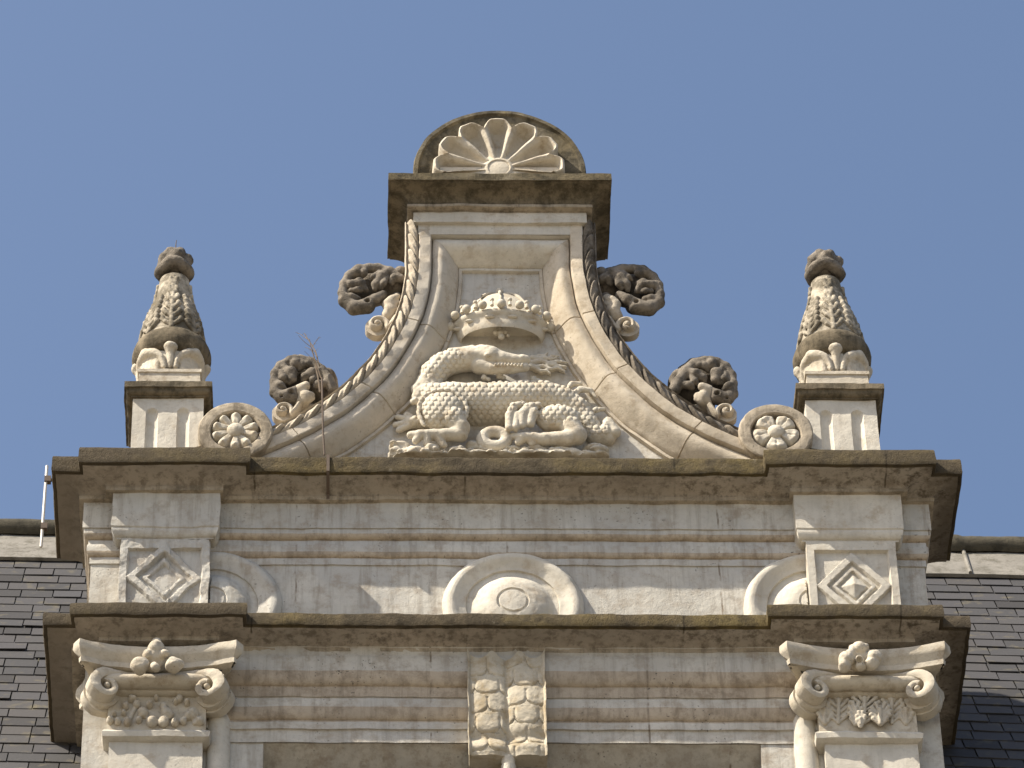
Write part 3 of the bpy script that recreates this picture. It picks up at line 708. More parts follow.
# rosette discs at the feet of the curves
for s in (-1, 1):
    xr = s * 1.078; zr = Z(431, -.12); yr = -.125
    mb = MB(); mb.lathe_y((xr, yr, zr), rough_prof([(.148, -.14), (.149, -.005), (.144, 0), (.122, .002), (.104, 0), (.099, -.006), (.097, -.034), (.001, -.036)]))
    d = mb.build('rosette_disc', M_mid, ped, weather=.002, wscale=12)
    nA, nR = 240, 44; P = np.zeros((nA + 1, nR, 3)); a_off = (.62 if s < 0 else .31)
    for i_ in range(nA + 1):
        a = 2 * math.pi * i_ / nA; u = ((a - a_off) * 5 / (2 * math.pi)) % 1 - .5                # -.5 .. .5 across one petal
        if s < 0: R_ = .098 * (1 - .16 * math.exp(-(u / .07) ** 2) - .24 * max(0, abs(u) - .40) / .10)
        else: R_ = .098 * (1 - .10 * (abs(u) * 2) ** 2 - .22 * max(0, abs(u) - .42) / .08)
        for j_ in range(nR):
            t = j_ / (nR - 1); r = max(.001, R_ * t)
            h = .010 + .028 * math.sin(math.pi * min(1, t * .86)) * (1 - .55 * math.exp(-((abs(u) - .5) / .075) ** 2)) + .016 * math.exp(-((t - .84) / .13) ** 2) * (math.exp(-((abs(u) - .24) / .13) ** 2) if s < 0 else math.exp(-(u / .30) ** 2) * .8)
            h -= .010 * math.exp(-(u / .06) ** 2) * (t > .35) * min(1, (t - .35) * 4) * (1 if s < 0 else .4)
            if r < .034: h = max(h, .030 + .022 * math.sqrt(max(0, 1 - (r / .034) ** 2)))
            if t > .97: h = -.004
            P[i_, j_] = (xr + r * math.cos(a), yr + .036 - h, zr + r * math.sin(a))
    mb = MB(); mb.grid(P, flip=True); mb.build('flower', M_relief, d, weather=.0016, wscale=16, sharp=60)

# crockets ------------------------------------------------------------
def crocket(zoom, org, big, lobes, shells, light, scr, Yc, join, holes, mirror, mats):
    """a curled-over cabbage leaf: a solid heart, big smooth lobes rolling in towards it and a scroll at the foot"""
    sc = zoom; ox, oy = org
    def P(x, y, Y=Yc): return W(ox + x / sc, oy + y / sc, Y)
    c0 = P(*big[:2]); k0 = pxm(c0) / sc
    lo = c0 - np.array((.24, .20, .34)); hi = c0 + np.array((.24, .22, .24)); g = Sdf(lo, hi, .0036)
    g.ell(P(big[0], big[1], Yc + .05), (big[2] * k0 * .93, .068, big[3] * k0 * 1.0), 0)
    for x, y, r in join: g.ell(P(x, y, Yc + .05), (r * k0, .10, r * k0), .004)
    for lb in lobes:
        gl = Sdf(lo, hi, .0036); yo = lb[0]
        gl.chain([(P(x, y, Yc - .062 + yo + .018 * abs(i_ / max(1, len(lb) - 2) - .45)), r * k0 * .84) for i_, (x, y, r) in enumerate(lb[1:])], .006)
        g.F = np.minimum(g.F, np.maximum(gl.F, -(g.F - .004)) if False else gl.F)
    for ch in shells:
        for yo in (-.05, 0, .05, .10): g.chain([(P(x, y, Yc + yo), r * k0) for x, y, r in ch], .008)
    for x, y, r in holes: g.ell(P(x, y, Yc - .105), (r * k0, .05, r * k0), cut=True)
    o = sdf_obj(g, 'crocket', mats[0], ped, smooth=1, weather=.0016, mirror=mirror)
    x, y, r = scr; mb = MB(); c = P(x, y, Yc - .075); R_ = r * k0; c[1] = Yc - .030
    p, rr = spiral((0, 0), R_ * .80, 1.35, math.radians(-35), 1, 80, .22)
    a0 = math.radians(-35); ext = np.array([(math.cos(a0) * R_ * .80 + R_ * .60 * t, math.sin(a0) * R_ * .80 + R_ * .85 * t + R_ * .2 * t * t) for t in np.linspace(1.1, 0, 12)[:-1]])
    pts = np.concatenate([ext, p]); th = np.concatenate([np.full(11, R_ * .42), R_ * .44 * (1 - .5 * np.linspace(0, 1, 80))])
    ribbon(mb, pts, th, c, np.array((1., 0, 0)), np.array((0, -1., 0)), .034, bulge=.010); mb.ell(c + np.array((0, -.040, 0)), (R_ * .2, R_ * .25, R_ * .2))
    n = 32; dd = np.array([c + np.array((R_ * .84 * math.cos(a), -.018, R_ * .84 * math.sin(a))) for a in np.linspace(0, 2 * math.pi, n, endpoint=False)]); db = dd + np.array((0, .035, 0))
    mb.add(np.concatenate([dd, db]), [tuple(range(n)), *[(i, i + n, (i + 1) % n + n, (i + 1) % n) for i in range(n)], tuple(range(n, 2 * n))[::-1]])
    if mirror:
        mb.v = [v_ * np.array((-1, 1, 1)) for v_ in mb.v]; mb.f = [q[::-1] for q in mb.f]
    mb.build('scroll', mats[1], o, weather=.0018, wscale=16)
    g2 = Sdf(lo - np.array((0, 0, .06)), hi, .0042)
    for ch in light: g2.chain([(P(x, y, Yc - .055 + (yo[0] if yo else 0)), r * k0) for x, y, r, *yo in ch], .012)
    sdf_obj(g2, 'leaf', mats[1], o, smooth=1, weather=.002, mirror=mirror)
    return o
UP = dict(zoom=8.53, org=(330, 255), big=(335, 290, 220, 178),
          lobes=[(0, (130, 240, 34), (180, 250, 48), (255, 250, 56), (305, 300, 34)), (-.006, (210, 228, 24), (250, 218, 32), (290, 235, 30)), (-.004, (180, 300, 26), (235, 298, 32), (265, 305, 26)),
                 (.004, (250, 120, 50), (225, 150, 56), (190, 185, 34)), (0, (300, 110, 36), (285, 155, 42), (270, 190, 22)), (0, (500, 140, 44), (440, 185, 58), (395, 250, 48), (385, 292, 26)), (-.006, (420, 155, 34), (370, 185, 28), (345, 210, 18)), (-.006, (480, 190, 34), (455, 245, 38), (440, 280, 26)),
                 (0, (600, 195, 38), (548, 200, 44), (528, 238, 34)), (0, (115, 360, 36), (185, 362, 44), (240, 372, 34)), (.0, (290, 420, 56), (390, 375, 54), (455, 335, 42))],
          shells=[[(108, 325, 38), (124, 395, 50), (205, 450, 62), (320, 440, 64)], [(108, 325, 38), (118, 250, 38), (165, 180, 42), (240, 130, 44), (330, 114, 40), (410, 116, 42), (510, 148, 46), (600, 205, 42)]],
          light=[[(560, 350, 26), (530, 385, 44), (500, 420, 46), (512, 470, 50), (490, 520, 50, .01), (490, 590, 52, .04), (520, 660, 54, .09)], [(585, 355, 18), (560, 380, 26)], [(590, 410, 16), (550, 430, 30)], [(572, 465, 18), (530, 480, 34)]], scr=(402, 574, 122), Yc=.0, join=((540, 340, 120), (570, 470, 90), (600, 250, 90)), holes=((575, 250, 20), (320, 345, 30), (345, 200, 22), (500, 290, 26)))
LO = dict(zoom=7.68, org=(260, 330), big=(300, 375, 205, 165),
          lobes=[(0, (190, 300, 40), (235, 325, 58), (245, 375, 44), (225, 400, 26)), (-.004, (165, 330, 34), (180, 365, 36), (195, 395, 24)), (.004, (270, 225, 44), (275, 262, 58), (240, 285, 32)), (0, (330, 230, 34), (320, 270, 40), (300, 305, 22)), (0, (370, 245, 30), (362, 265, 36), (345, 280, 20)),
                 (.004, (170, 290, 28), (185, 285, 34), (205, 295, 24)), (0, (110, 400, 36), (150, 430, 48), (180, 450, 30)), (0, (470, 320, 44), (400, 335, 56), (345, 365, 44), (330, 392, 24)), (-.004, (430, 350, 34), (405, 385, 32), (385, 410, 20)), (0, (500, 410, 36), (445, 415, 38), (425, 435, 26)), (0, (150, 510, 50), (230, 490, 50), (300, 455, 44))],
          shells=[[(112, 400, 36), (116, 480, 42), (170, 525, 48), (250, 515, 48)], [(112, 400, 36), (118, 335, 36), (160, 275, 38), (230, 240, 40), (310, 230, 38), (390, 250, 40), (465, 310, 44), (525, 390, 46), (560, 455, 42)]],
          light=[[(350, 430, 36, -.01), (310, 460, 44), (270, 500, 40, .01)], [(390, 500, 30), (350, 510, 46), (320, 555, 46, .02), (350, 610, 48, .06), (420, 625, 60, .1)], [(400, 525, 20), (360, 540, 34)]], scr=(172, 598, 98), Yc=.0, join=((420, 470, 120), (330, 560, 90), (520, 430, 80)), holes=((240, 440, 26), (300, 340, 22), (390, 440, 26), (165, 465, 16)))
for mir in (False, True):
    o = crocket(**UP, mirror=mir, mats=(M_dark, M_scroll))
    o = crocket(**LO, mirror=mir, mats=(M_dark, M_scroll))

# ------------------------------------------------------------------ salamander relief
def z2(x, y, Y): return W(380 + x / 3.938, 270 + y / 3.938, Y)
K2 = pxm(z2(480, 540, -.04)) / 3.938
lo = z2(30, 745, .02); hi = z2(960, 270, .02); lo[1] = -.20; hi[1] = .012; lo[2] -= .06; hi[2] += .03
g = Sdf(lo, hi, .0034)
def ch(pts, k=.010, Y=-.03): g.chain([(z2(p[0], p[1], p[3] if len(p) > 3 else Y), p[2] * K2) for p in pts], k)
ch([(215, 520, 78, -.01), (290, 535, 92, -.005), (380, 540, 94, -.005), (470, 537, 94, -.005), (560, 528, 90, -.005), (640, 520, 82, -.005), (710, 530, 70, -.005), (775, 560, 55, -.01), (815, 610, 44, -.015), (850, 655, 38, -.015), (895, 660, 32, -.015), (915, 630, 23, -.01)], .012)
ch([(192, 500, 54, -.02), (190, 455, 50, -.03), (210, 412, 51, -.04), (245, 378, 50, -.045), (295, 357, 50, -.05), (350, 350, 51, -.055), (400, 350, 47, -.06)], .010)
# head: upper jaw, lower jaw, brow
ch([(400, 338, 46, -.065), (440, 342, 42, -.080), (480, 350, 30, -.085), (530, 356, 24, -.085), (568, 357, 22, -.085)], .006)
ch([(560, 350, 20, -.092), (574, 352, 18, -.090)], .003)
ch([(390, 378, 36, -.06), (440, 388, 25, -.075), (520, 390, 21, -.080), (572, 384, 17, -.080)], .0015)
ch([(385, 318, 19, -.088), (420, 314, 19, -.100), (450, 320, 15, -.105)], .004)
for x_ in range(450, 585, 14): g.ell(z2(x_, 375, -.125), (14 * K2, .040, 5.5 * K2), cut=True)
g.ell(z2(418, 345, -.128), (12 * K2, .022, 7 * K2), cut=True)
for k_ in range(9): g.ell(z2(455 + k_ * 13, 374, -.105), (5 * K2, .012, 7 * K2), .001)
g.sph(z2(362, 310, -.075), 16 * K2, .004); g.ell(z2(425, 334, -.112), (14 * K2, 9 * K2, 10 * K2), .002)
# thighs and legs
g.ell(z2(247, 560, -.075), (90 * K2, .058, 92 * K2), .002)
ch([(247 + 95 * math.cos(a), 557 + 84 * math.sin(a), 8, -.098) for a in np.linspace(math.pi * .78, math.pi * 2.08, 26)], .002)
ch([(290, 590, 48, -.090), (318, 622, 36, -.092), (316, 648, 30, -.090), (255, 650, 26, -.088), (190, 650, 23, -.085)], .008)
for e in ((120, 650), (140, 672), (185, 685), (250, 690)): ch([(200 + (e[0] - 120) * .35, 650, 21, -.085), ((e[0] + 190) / 2, 648, 18, -.092), (e[0], e[1], 15, -.082)], .003)
g.ell(z2(700, 588, -.078), (90 * K2, .050, 62 * K2), .002)
ch([(750, 620, 42, -.085), (775, 652, 38, -.085), (740, 664, 32, -.085), (650, 667, 27, -.082), (590, 664, 25, -.080)], .008)
for e in ((525, 655), (545, 678), (600, 685)): ch([(612, 662, 23, -.082), ((e[0] + 600) / 2, 658, 19, -.088), (e[0], e[1], 15, -.078)], .003)
ch([(175, 600, 26, -.015), (120, 600, 24, -.02)], .006)
for e in ((70, 580), (60, 610), (75, 630), (105, 570)): ch([(140, 600, 16, -.02), (e[0], e[1], 13, -.022)], .004)
# tail ring on the ground, tufts on the back and breast
tor = [(450 + 46 * math.cos(a), 668 + 29 * math.sin(a), 25, -.070) for a in np.linspace(0, 2 * math.pi, 22)]
ch(tor, .002)
for a in ([(150, 505, 16), (140, 470, 18), (165, 435, 18), (185, 430, 12)], [(140, 500, 18), (155, 480, 20), (190, 470, 14)], [(130, 520, 14), (170, 510, 16)]): ch(a, .004, -.05)
for a in ([(735, 475, 9), (755, 450, 12), (790, 448, 9)], [(765, 490, 10), (790, 470, 13), (830, 475, 10), (850, 500, 6)], [(830, 560, 9), (855, 552, 10), (885, 548, 7)], [(890, 640, 26), (900, 600, 20), (925, 640, 24)]): ch(a, .004, -.035)
for x, y in ((410, 425), (470, 420), (605, 430)): g.sph(z2(x, y, -.05), 14 * K2, .003); g.sph(z2(x + 18, y + 6, -.05), 10 * K2, .003)
for a in ([(508, 622, 15), (510, 575, 18), (530, 538, 16), (560, 530, 14)], [(535, 620, 17), (538, 570, 15)], [(560, 612, 16), (562, 570, 21), (590, 545, 22), (625, 533, 14)], [(592, 605, 18), (602, 562, 22)]): ch(a, .004, -.105)
g.cutback(.010)
def scales(v, n):
    cw, chh = .0270, .0185                                      # courses of scales, each lapping over the next
    x = v[:, 0] + .0016 * vnoise(v, 60); z = v[:, 2] * .73 - v[:, 1] * .68 + .0012 * vnoise(v + 7, 60)
    h = np.full(len(v), -1.)
    r0 = np.floor(z / chh)
    for dr in (0, 1):
        row = r0 + dr; fx = x / cw + .5 * (row % 2); fx = fx - np.floor(fx) - .5; fz = z / chh - row          # below the row's line: fz <= 0
        inside_ = (fx / .50) ** 2 + (np.clip(-fz, 0, 9) / 1.12) ** 2
        hh = np.where((inside_ < 1) & (fz <= 0.0 + dr * 0), .55 + .45 * np.clip(-fz, 0, 1) - .35 * inside_ ** 2, -1)
        hh = np.where((fz > 0) & (fz <= 1) & (dr == 0), .15, hh)
        h = np.maximum(h, hh)
    h = .0085 * np.maximum(h, 0) - .003
    # where scales grow: body, neck, thighs - not on head, feet and ground tufts
    q = lambda X, Y_: z2(X, Y_, -.05)
    def inside(cx, cy, rx, ry):
        c = q(cx, cy); return np.clip(1.15 - np.sqrt(((v[:, 0] - c[0]) / (rx * K2)) ** 2 + ((v[:, 2] - c[2]) / (ry * K2 * 1.25)) ** 2), 0, .15) / .15
    m = np.maximum.reduce([inside(470, 520, 190, 80), inside(640, 510, 170, 80), inside(250, 550, 115, 100), inside(240, 395, 90, 70), inside(700, 575, 100, 72), inside(820, 590, 70, 70), inside(860, 640, 40, 40)])
    low = q(0, 655)[2]; m = m * np.clip((v[:, 2] - low) / .02, 0, 1); return h * m * np.clip(-n[:, 1] + .6, 0, 1)
sal = sdf_obj(g, 'salamander', M_relief, ped, disp=scales, smooth=2, weather=.0016)
tag(sal, 'carved scaly salamander with long neck bent back and open jaws')
# ground of stones
g = Sdf(lo, hi, .0042)
random.seed(3)
for x, y, rx, ry, Y in ((85, 690, 48, 34, -.05), (70, 715, 40, 24, -.08), (140, 705, 60, 24, -.10), (205, 700, 40, 26, -.12), (120, 725, 70, 18, -.13), (230, 722, 50, 16, -.14), (300, 705, 40, 20, -.11), (320, 716, 48, 17, -.14), (375, 690, 40, 26, -.06), (390, 718, 48, 13, -.14), (430, 705, 44, 18, -.10), (480, 720, 50, 12, -.14),
                        (520, 700, 40, 22, -.08), (575, 714, 50, 17, -.13), (640, 712, 46, 20, -.12), (610, 700, 50, 18, -.09), (700, 716, 50, 17, -.13), (760, 712, 48, 18, -.12), (820, 716, 44, 15, -.12), (870, 718, 36, 13, -.10), (720, 702, 60, 18, -.08), (850, 700, 50, 20, -.05), (540, 724, 40, 10, -.14)):
    g.ell(z2(x, y + 18, Y * .35 - .012), (rx * 1.05 * K2, .038, ry * 1.0 * K2), .002)
    for q_ in range(4): g.ell(z2(x + random.uniform(-.8, .8) * rx, y + 19 + random.uniform(-.7, .5) * ry, Y * .35 - .035 - random.random() * .012), (rx * random.uniform(.25, .5) * K2, .022, ry * random.uniform(.3, .6) * K2), .002)
for x in range(60, 910, 30): g.ell(z2(x + random.uniform(-8, 8), 800 + random.uniform(-8, 14), -.01), (random.uniform(20, 34) * K2, random.uniform(.030, .042), 100 * K2), .002)
g.cutback(.01); tag(sdf_obj(g, 'rocky_ground', M_relief, ped, smooth=1, weather=.003, disp=lambda v, n: .007 * fbm(v * np.array((1, 1, 2.2)), 16, 3)), None)
# flames from the mouth
g = Sdf(lo, hi, .0036)
for a in ([(575, 352, 9), (600, 345, 11), (625, 352, 10), (650, 346, 9), (672, 352, 7), (695, 346, 4)], [(575, 362, 11), (605, 366, 12), (635, 360, 11), (665, 368, 10), (700, 360, 8), (738, 364, 4)], [(580, 375, 10), (610, 384, 11), (640, 378, 9), (668, 390, 8), (700, 384, 6), (728, 398, 4)],
          [(610, 352, 8), (625, 338, 8), (648, 336, 6), (660, 326, 4)], [(612, 388, 8), (635, 398, 8), (655, 396, 6), (672, 408, 4)], [(655, 352, 7), (678, 338, 7), (705, 340, 4)], [(660, 375, 9), (690, 374, 8), (715, 380, 6), (735, 380, 4)]):
    g.chain([(z2(x, y, -.034), r * K2) for x, y, r in a], .003)
    g.chain([(z2(x, y + 8, -.006), r * K2) for x, y, r in a], .004)
g.cutback(.01); sdf_obj(g, 'flame', M_relief, ped, smooth=1)

# crown relief
cc = z2(476, 285, 0.0); cx0, cz0 = float(cc[0]), float(cc[2]); RX, RY = .194, .118
def ringpts(fx, z, n=64, fy=None): return [(cx0 + RX * fx * math.cos(a), -(RY * (fy or fx)) * math.sin(a) + .004, cz0 + z) for a in np.linspace(math.pi, 0, n)]
mb = MB()
prof = [(.78, .034), (.80, .02), (.83, .0), (.86, -.004), (.89, .004), (.915, .02), (.925, .028), (.92, .033), (.95, .055), (.99, .060), (1.03, .072), (1.02, .082), (.95, .088), (.84, .10), (.78, .135), (.69, .172), (.56, .210), (.40, .240), (.20, .260), (.02, .270)]
P = np.array([ringpts(f, z) for f, z in prof]).transpose(1, 0, 2); mb.grid(P, flip=False)
P = np.array([ringpts(f, .034 - .0 * f) for f in (.78, .4, .02)]).transpose(1, 0, 2); mb.grid(P, flip=True)
crown = mb.build('crown', M_relief, ped, weather=.0016, wscale=14, sharp=60)
mb = MB()
for a in np.linspace(math.pi * .97, math.pi * .03, 9):
    p = np.array((cx0 + RX * 1.08 * math.cos(a), -RY * 1.12 * math.sin(a) + .002, cz0 + .096)); mb = MB(); mb.ell(p, (.019, .019, .019), 14); mb.build('bead', M_relief, crown, weather=.001)
mb = MB()
for a in (math.pi * .99, math.pi * .73, math.pi * .5, math.pi * .25, .01):
    pts = [(cx0 + RX * f * math.cos(a), -RY * f * math.sin(a) - .002, cz0 + z) for f, z in prof[13:]]; mb = MB(); mb.tube(pts, np.linspace(.009, .006, len(pts)), 10); mb.build('rib', M_relief, crown, weather=.001)
mb = MB(); mb.ell((cx0, -.012, cz0 + .275), (.016, .016, .02)); mb.build('knop', M_relief, crown, weather=.001)
for a in np.linspace(math.pi * .91, math.pi * .09, 8):
    mb = MB(); c_ = np.array((cx0 + RX * 1.03 * math.cos(a), -RY * 1.06 * math.sin(a) + .004, cz0 + .095)); mb.tube([c_, c_ + (0, .004, .030)], (.008, .005), 8); mb.ell(c_ + (0, .003, .036), (.010, .009, .010), 10); mb.build('point', M_relief, crown, weather=.001)
mb = MB()
for a in np.linspace(math.pi * .9, math.pi * .1, 6): mb = MB(); mb.ell((cx0 + RX * .945 * math.cos(a), -RY * .955 * math.sin(a) + .004, cz0 + .044), (.022, .010, .008), 12); mb.build('jewel', M_relief, crown, weather=.001)
for sx in (-1, 1): mb = MB(); mb.ell((cx0 + sx * RX * 1.05, -.015, cz0 + .07), (.022, .022, .022), 14); mb.build('end_leaf', M_relief, crown, weather=.001)
mb = MB()
for dx, dz, r in ((0, .0, .014), (-.02, .004, .011), (.02, .004, .011), (0, .024, .010), (.004, -.02, .014), (.03, -.012, .008)): mb.ell((cx0 - .004 + dx, -.055, cz0 + .0 + dz), (r, r, r), 12)
mb.build('fleuron', M_relief, crown, weather=.001)

# ------------------------------------------------------------------ finials
def finial(s):
    fx = s * 1.352; fy = .075; root = thing('finial', '', 'finial', (fx, fy, zu_top - .004), 'urn finials on the cornice ends')
    zt = Z(381, fy - .182); zf = Z(387, fy - .182); zc = Z(398, fy - .15); bw = .142
    pr = [(-.05, zt, 0), (.030, zt, 0), (.036, zt - .003, 0), (.037, zf, 0), (.030, zf - .001, 0), (.028, zf - .006, 0)] + arcp(.028, zf - .006, .008, zc + .006, 5, 'ovolo', 0) + [(.009, zc, 0), (-.02, zc - .001, 0)]
    zb = zu_top - .004
    b = bw; path = [(fx - .02, fy + b), (fx - b, fy + b), (fx - b, fy - b), (fx + b, fy - b), (fx + b, fy + b), (fx - .02, fy + b)]
    mb = MB()
    # four fluted faces
    def face(X, Zz):
        h = np.zeros_like(X)
        for c in (-.062, .062):
            top = Z(410, fy - b) - .022; d = np.where(Zz > top, np.hypot(X - c, Zz - top), np.abs(X - c)); h -= .017 * np.sqrt(np.clip(1 - (d / .024) ** 2, 0, 1))
        return h
    nx, nz = 96, 70; X, Zz = np.meshgrid(np.linspace(-b, b, nx), np.linspace(zb, zc, nz), indexing='ij'); H = face(X, Zz)
    for k in range(4):
        ca, sa = math.cos(k * math.pi / 2), math.sin(k * math.pi / 2); lx, ly = X, -(b + H); mb.grid(np.stack([fx + lx * ca - ly * sa, fy + lx * sa + ly * ca, Zz], -1), flip=True)
    pedst = mb.build('pedestal', M_clean, root, weather=.0015)
    mb = MB(); sweep(mb, path, fine(pr, .01), .014); mb.box(fx - b, fx + b, fy - b, fy + b, zt - .03, zt - .001)
    mb.build('cap', M_grime, pedst, weather=.002, wscale=12)
    # bowl
    zr = Z(391, fy)                                           # foot of the leaf cup
    k = pxm((fx, fy, zr))
    prof = [(.02, zt - .002), (29 * k, zt - .001), (29 * k, zr - .006), (29 * k, zr + .014)]
    zcu = Z(372, fy); zmax = Z(361, fy); zsh = Z(350, fy); prof2 = []
    for t in np.linspace(.05, 1, 10): prof2.append((k * (29.5 + 2.5 * t), zr + .014 + (zcu - zr - .014) * t))
    for t in np.linspace(.1, 1, 8): prof2.append((k * (32 + 7.5 * math.sin(t * math.pi / 2)), zcu + (zmax - zcu) * (1 - math.cos(t * math.pi / 2))))
    for t in np.linspace(.1, 1, 8): prof2.append((39.5 * k - (39.5 - 30) * k * (1 - math.cos(t * math.pi / 2)), zmax + (zsh - zmax) * math.sin(t * math.pi / 2)))
    mb = MB(); mb.lathe_z((fx, fy, 0), prof + prof2, 90, 0); bowl = mb.build('bowl', M_grime, root, weather=.003, wscale=11)
    g = Sdf((fx - .2, fy - .2, zr - .02), (fx + .2, fy + .2, zmax + .05), .004); cH = zcu - zr; c = np.array((fx, fy, 0))
    def on(a, rad, h): return c + np.array((math.cos(a) * rad * k, math.sin(a) * rad * k, zr + .012 + cH * h))
    for q in range(4):
        a = -math.pi / 4 + q * math.pi / 2                      # broad scooped leaf at each corner, bud between
        ao = .60
        g.chain([(on(a + ao * math.cos(b) * (1 if b < math.pi / 2 else 1), 31.0 + 2.5 * math.sin(b), max(0, math.sin(b)) * .86), .010 + .013 * max(0, math.sin(b)) ** 2) for b in np.linspace(-.15, math.pi + .15, 22)], .003)
        for e in (-.34, -.17, 0, .17, .34): g.chain([(on(a + e, 29.5, -.05), .016), (on(a + e * .9, 30.5, .80), .016)], .008)
        g.chain([(on(a, 32, .86), .020), (on(a, 33.5, .92), .024), (on(a + .12, 33.2, .88), .019)], .006)
        g.chain([(on(a, 30.5, -.02), .009), (on(a, 31.5, .7), .006)], .004)
        b_ = a + math.pi / 4
        g.chain([(on(b_, 30.5, .0), .008), (on(b_, 32, .62), .014), (on(b_, 34, .95), .024)], .004); g.chain([(on(b_ - .07, 33.5, .95), .020), (on(b_ + .07, 33.5, .95), .020)], .006)
        for e in (-1, 1): g.chain([(on(b_ + e * .02, 31, .15), .006), (on(b_ + e * .10, 32, .8), .008)], .003)
    sdf_obj(g, 'leaf_cup', M_capc, bowl, smooth=1, weather=.002)
    hp = 31.5 * k; zp = Z(369.5, fy - hp); mb = MB()
    pp = [(-.06, zp, 0), (-.004, zp, 0), (.002, zp - .004, 0), (.002, zp - .020, 0), (-.004, zp - .023, 0)] + arcp(-.004, zp - .024, .004, zt + .006, 4, 'ovolo') + [(.008, zt + .004, 0), (.008, zt - .004, 0)]
    sweep(mb, [(fx - .02, fy + hp), (fx - hp, fy + hp), (fx - hp, fy - hp), (fx + hp, fy - hp), (fx + hp, fy + hp), (fx - .02, fy + hp)], fine(pp, .01), .014)
    mb.box(fx - hp + .03, fx + hp - .03, fy - hp + .03, fy + hp - .03, zt, zp - .001); mb.build('plinth', M_capc, root, weather=.002)
    mb = MB(); mb.lathe_z((fx, fy, 0), [(29 * k, zr + .012), (30.6 * k, zr + .02), (31.4 * k, zcu - .006), (31 * k, zcu)], 60); mb.build('cup', M_clean, bowl, weather=.002)
    # tapered shaft of acanthus
    z1 = Z(285, fy); pr3 = []; H_ = z1 - zsh
    for y_ in np.linspace(351, 284, 60): pr3.append((k * float(np.interp(y_, (284, 289, 298, 308, 318, 328, 336, 351), (15.2, 15.8, 17.2, 19.4, 23.6, 27.6, 29.8, 33))), Z(y_, fy)))
    def mod(th, z, j):
        t = (z - zsh) / H_; n = 8; u = (th + math.pi / 2) * n / (2 * math.pi); fr = u - np.floor(u) - .5
        tiers = t * 2.1 + (0.5 * (np.floor(u) % 2)); f = tiers - np.floor(tiers); leaf = np.sqrt(np.clip(1 - (fr / (.52 * np.sqrt(np.clip(1.02 - f, 0, 1)))) ** 2, 0, 1))
        veins = .0014 * np.cos(fr * 30 + 5 * f)
        return 0 * leaf - .001
    mb = MB(); mb.lathe_z((fx, fy, 0), pr3, 240, 0, mod); shaft_ = mb.build('shaft', M_finc, root, weather=.002, wscale=7, sharp=85)
    ga = Sdf((fx - .17, fy - .17, zsh - .02), (fx + .17, fy + .17, z1 + .03), .0036)
    def oc(a, t, e=0.0): r_ = float(np.interp(t, np.linspace(0, 1, 60), [q_[0] for q_ in pr3])) + e; return np.array((fx + r_ * math.cos(a), fy + r_ * math.sin(a), zsh + H_ * t))
    for q in range(8):
        a = -math.pi / 2 + q * math.pi / 4; top = .97 if q % 2 == 0 else .62
        ga.chain([(oc(a, t_ * top, .001), .010 - .004 * t_) for t_ in np.linspace(0, 1, 8)], .002)
        for n_ in range(6):
            t0 = top * (.04 + .155 * n_); w_ = .30 * (1 - .35 * n_ / 5)
            for e_ in (-1, 1):
                ga.chain([(oc(a + e_ * .03, t0, .001), .007), (oc(a + e_ * w_ * .6, t0 + .05, .000), .010), (oc(a + e_ * w_, t0 + .115, .000), .011)], .004); ga.sph(oc(a + e_ * w_ * .97, t0 + .13, .003), .0095, .003)
    sdf_obj(ga, 'acanthus_leaf', M_finc, shaft_, smooth=1, weather=.0012)
    # bud on top
    g = Sdf((fx - .14, fy - .14, z1 - .06), (fx + .14, fy + .14, z1 + .26), .004); zk = Z(268, fy); c = np.array((fx, fy, zk))
    g.ell(c + np.array((0, 0, .012)), (.068, .068, .070), 0)
    g.chain([(c + np.array((.060 * math.cos(a), .060 * math.sin(a), -.034 + .010 * math.sin(3 * a))), .024) for a in np.linspace(0, 2 * math.pi, 30)], .006)
    for q in range(6):
        a0 = q * 2 * math.pi / 6 + .3; g.chain([(c + np.array((math.cos(a0 + t) * R_, math.sin(a0 + t) * R_, zz_)), rr) for t, R_, zz_, rr in ((0, .054, -.02, .022), (.35, .056, .018, .026), (.8, .040, .050, .023), (1.2, .016, .074, .016))], .004)
    sdf_obj(g, 'bud', M_dark, root, smooth=2, weather=.003)
    return root
fl = finial(-1); fl['label'] = 'left stone finial, urn with leafy tapered shaft and dark bud sprouting two dry twigs'
fr_ = finial(1); fr_['label'] = 'right stone finial, urn with leafy tapered shaft beneath a dark bare bud'

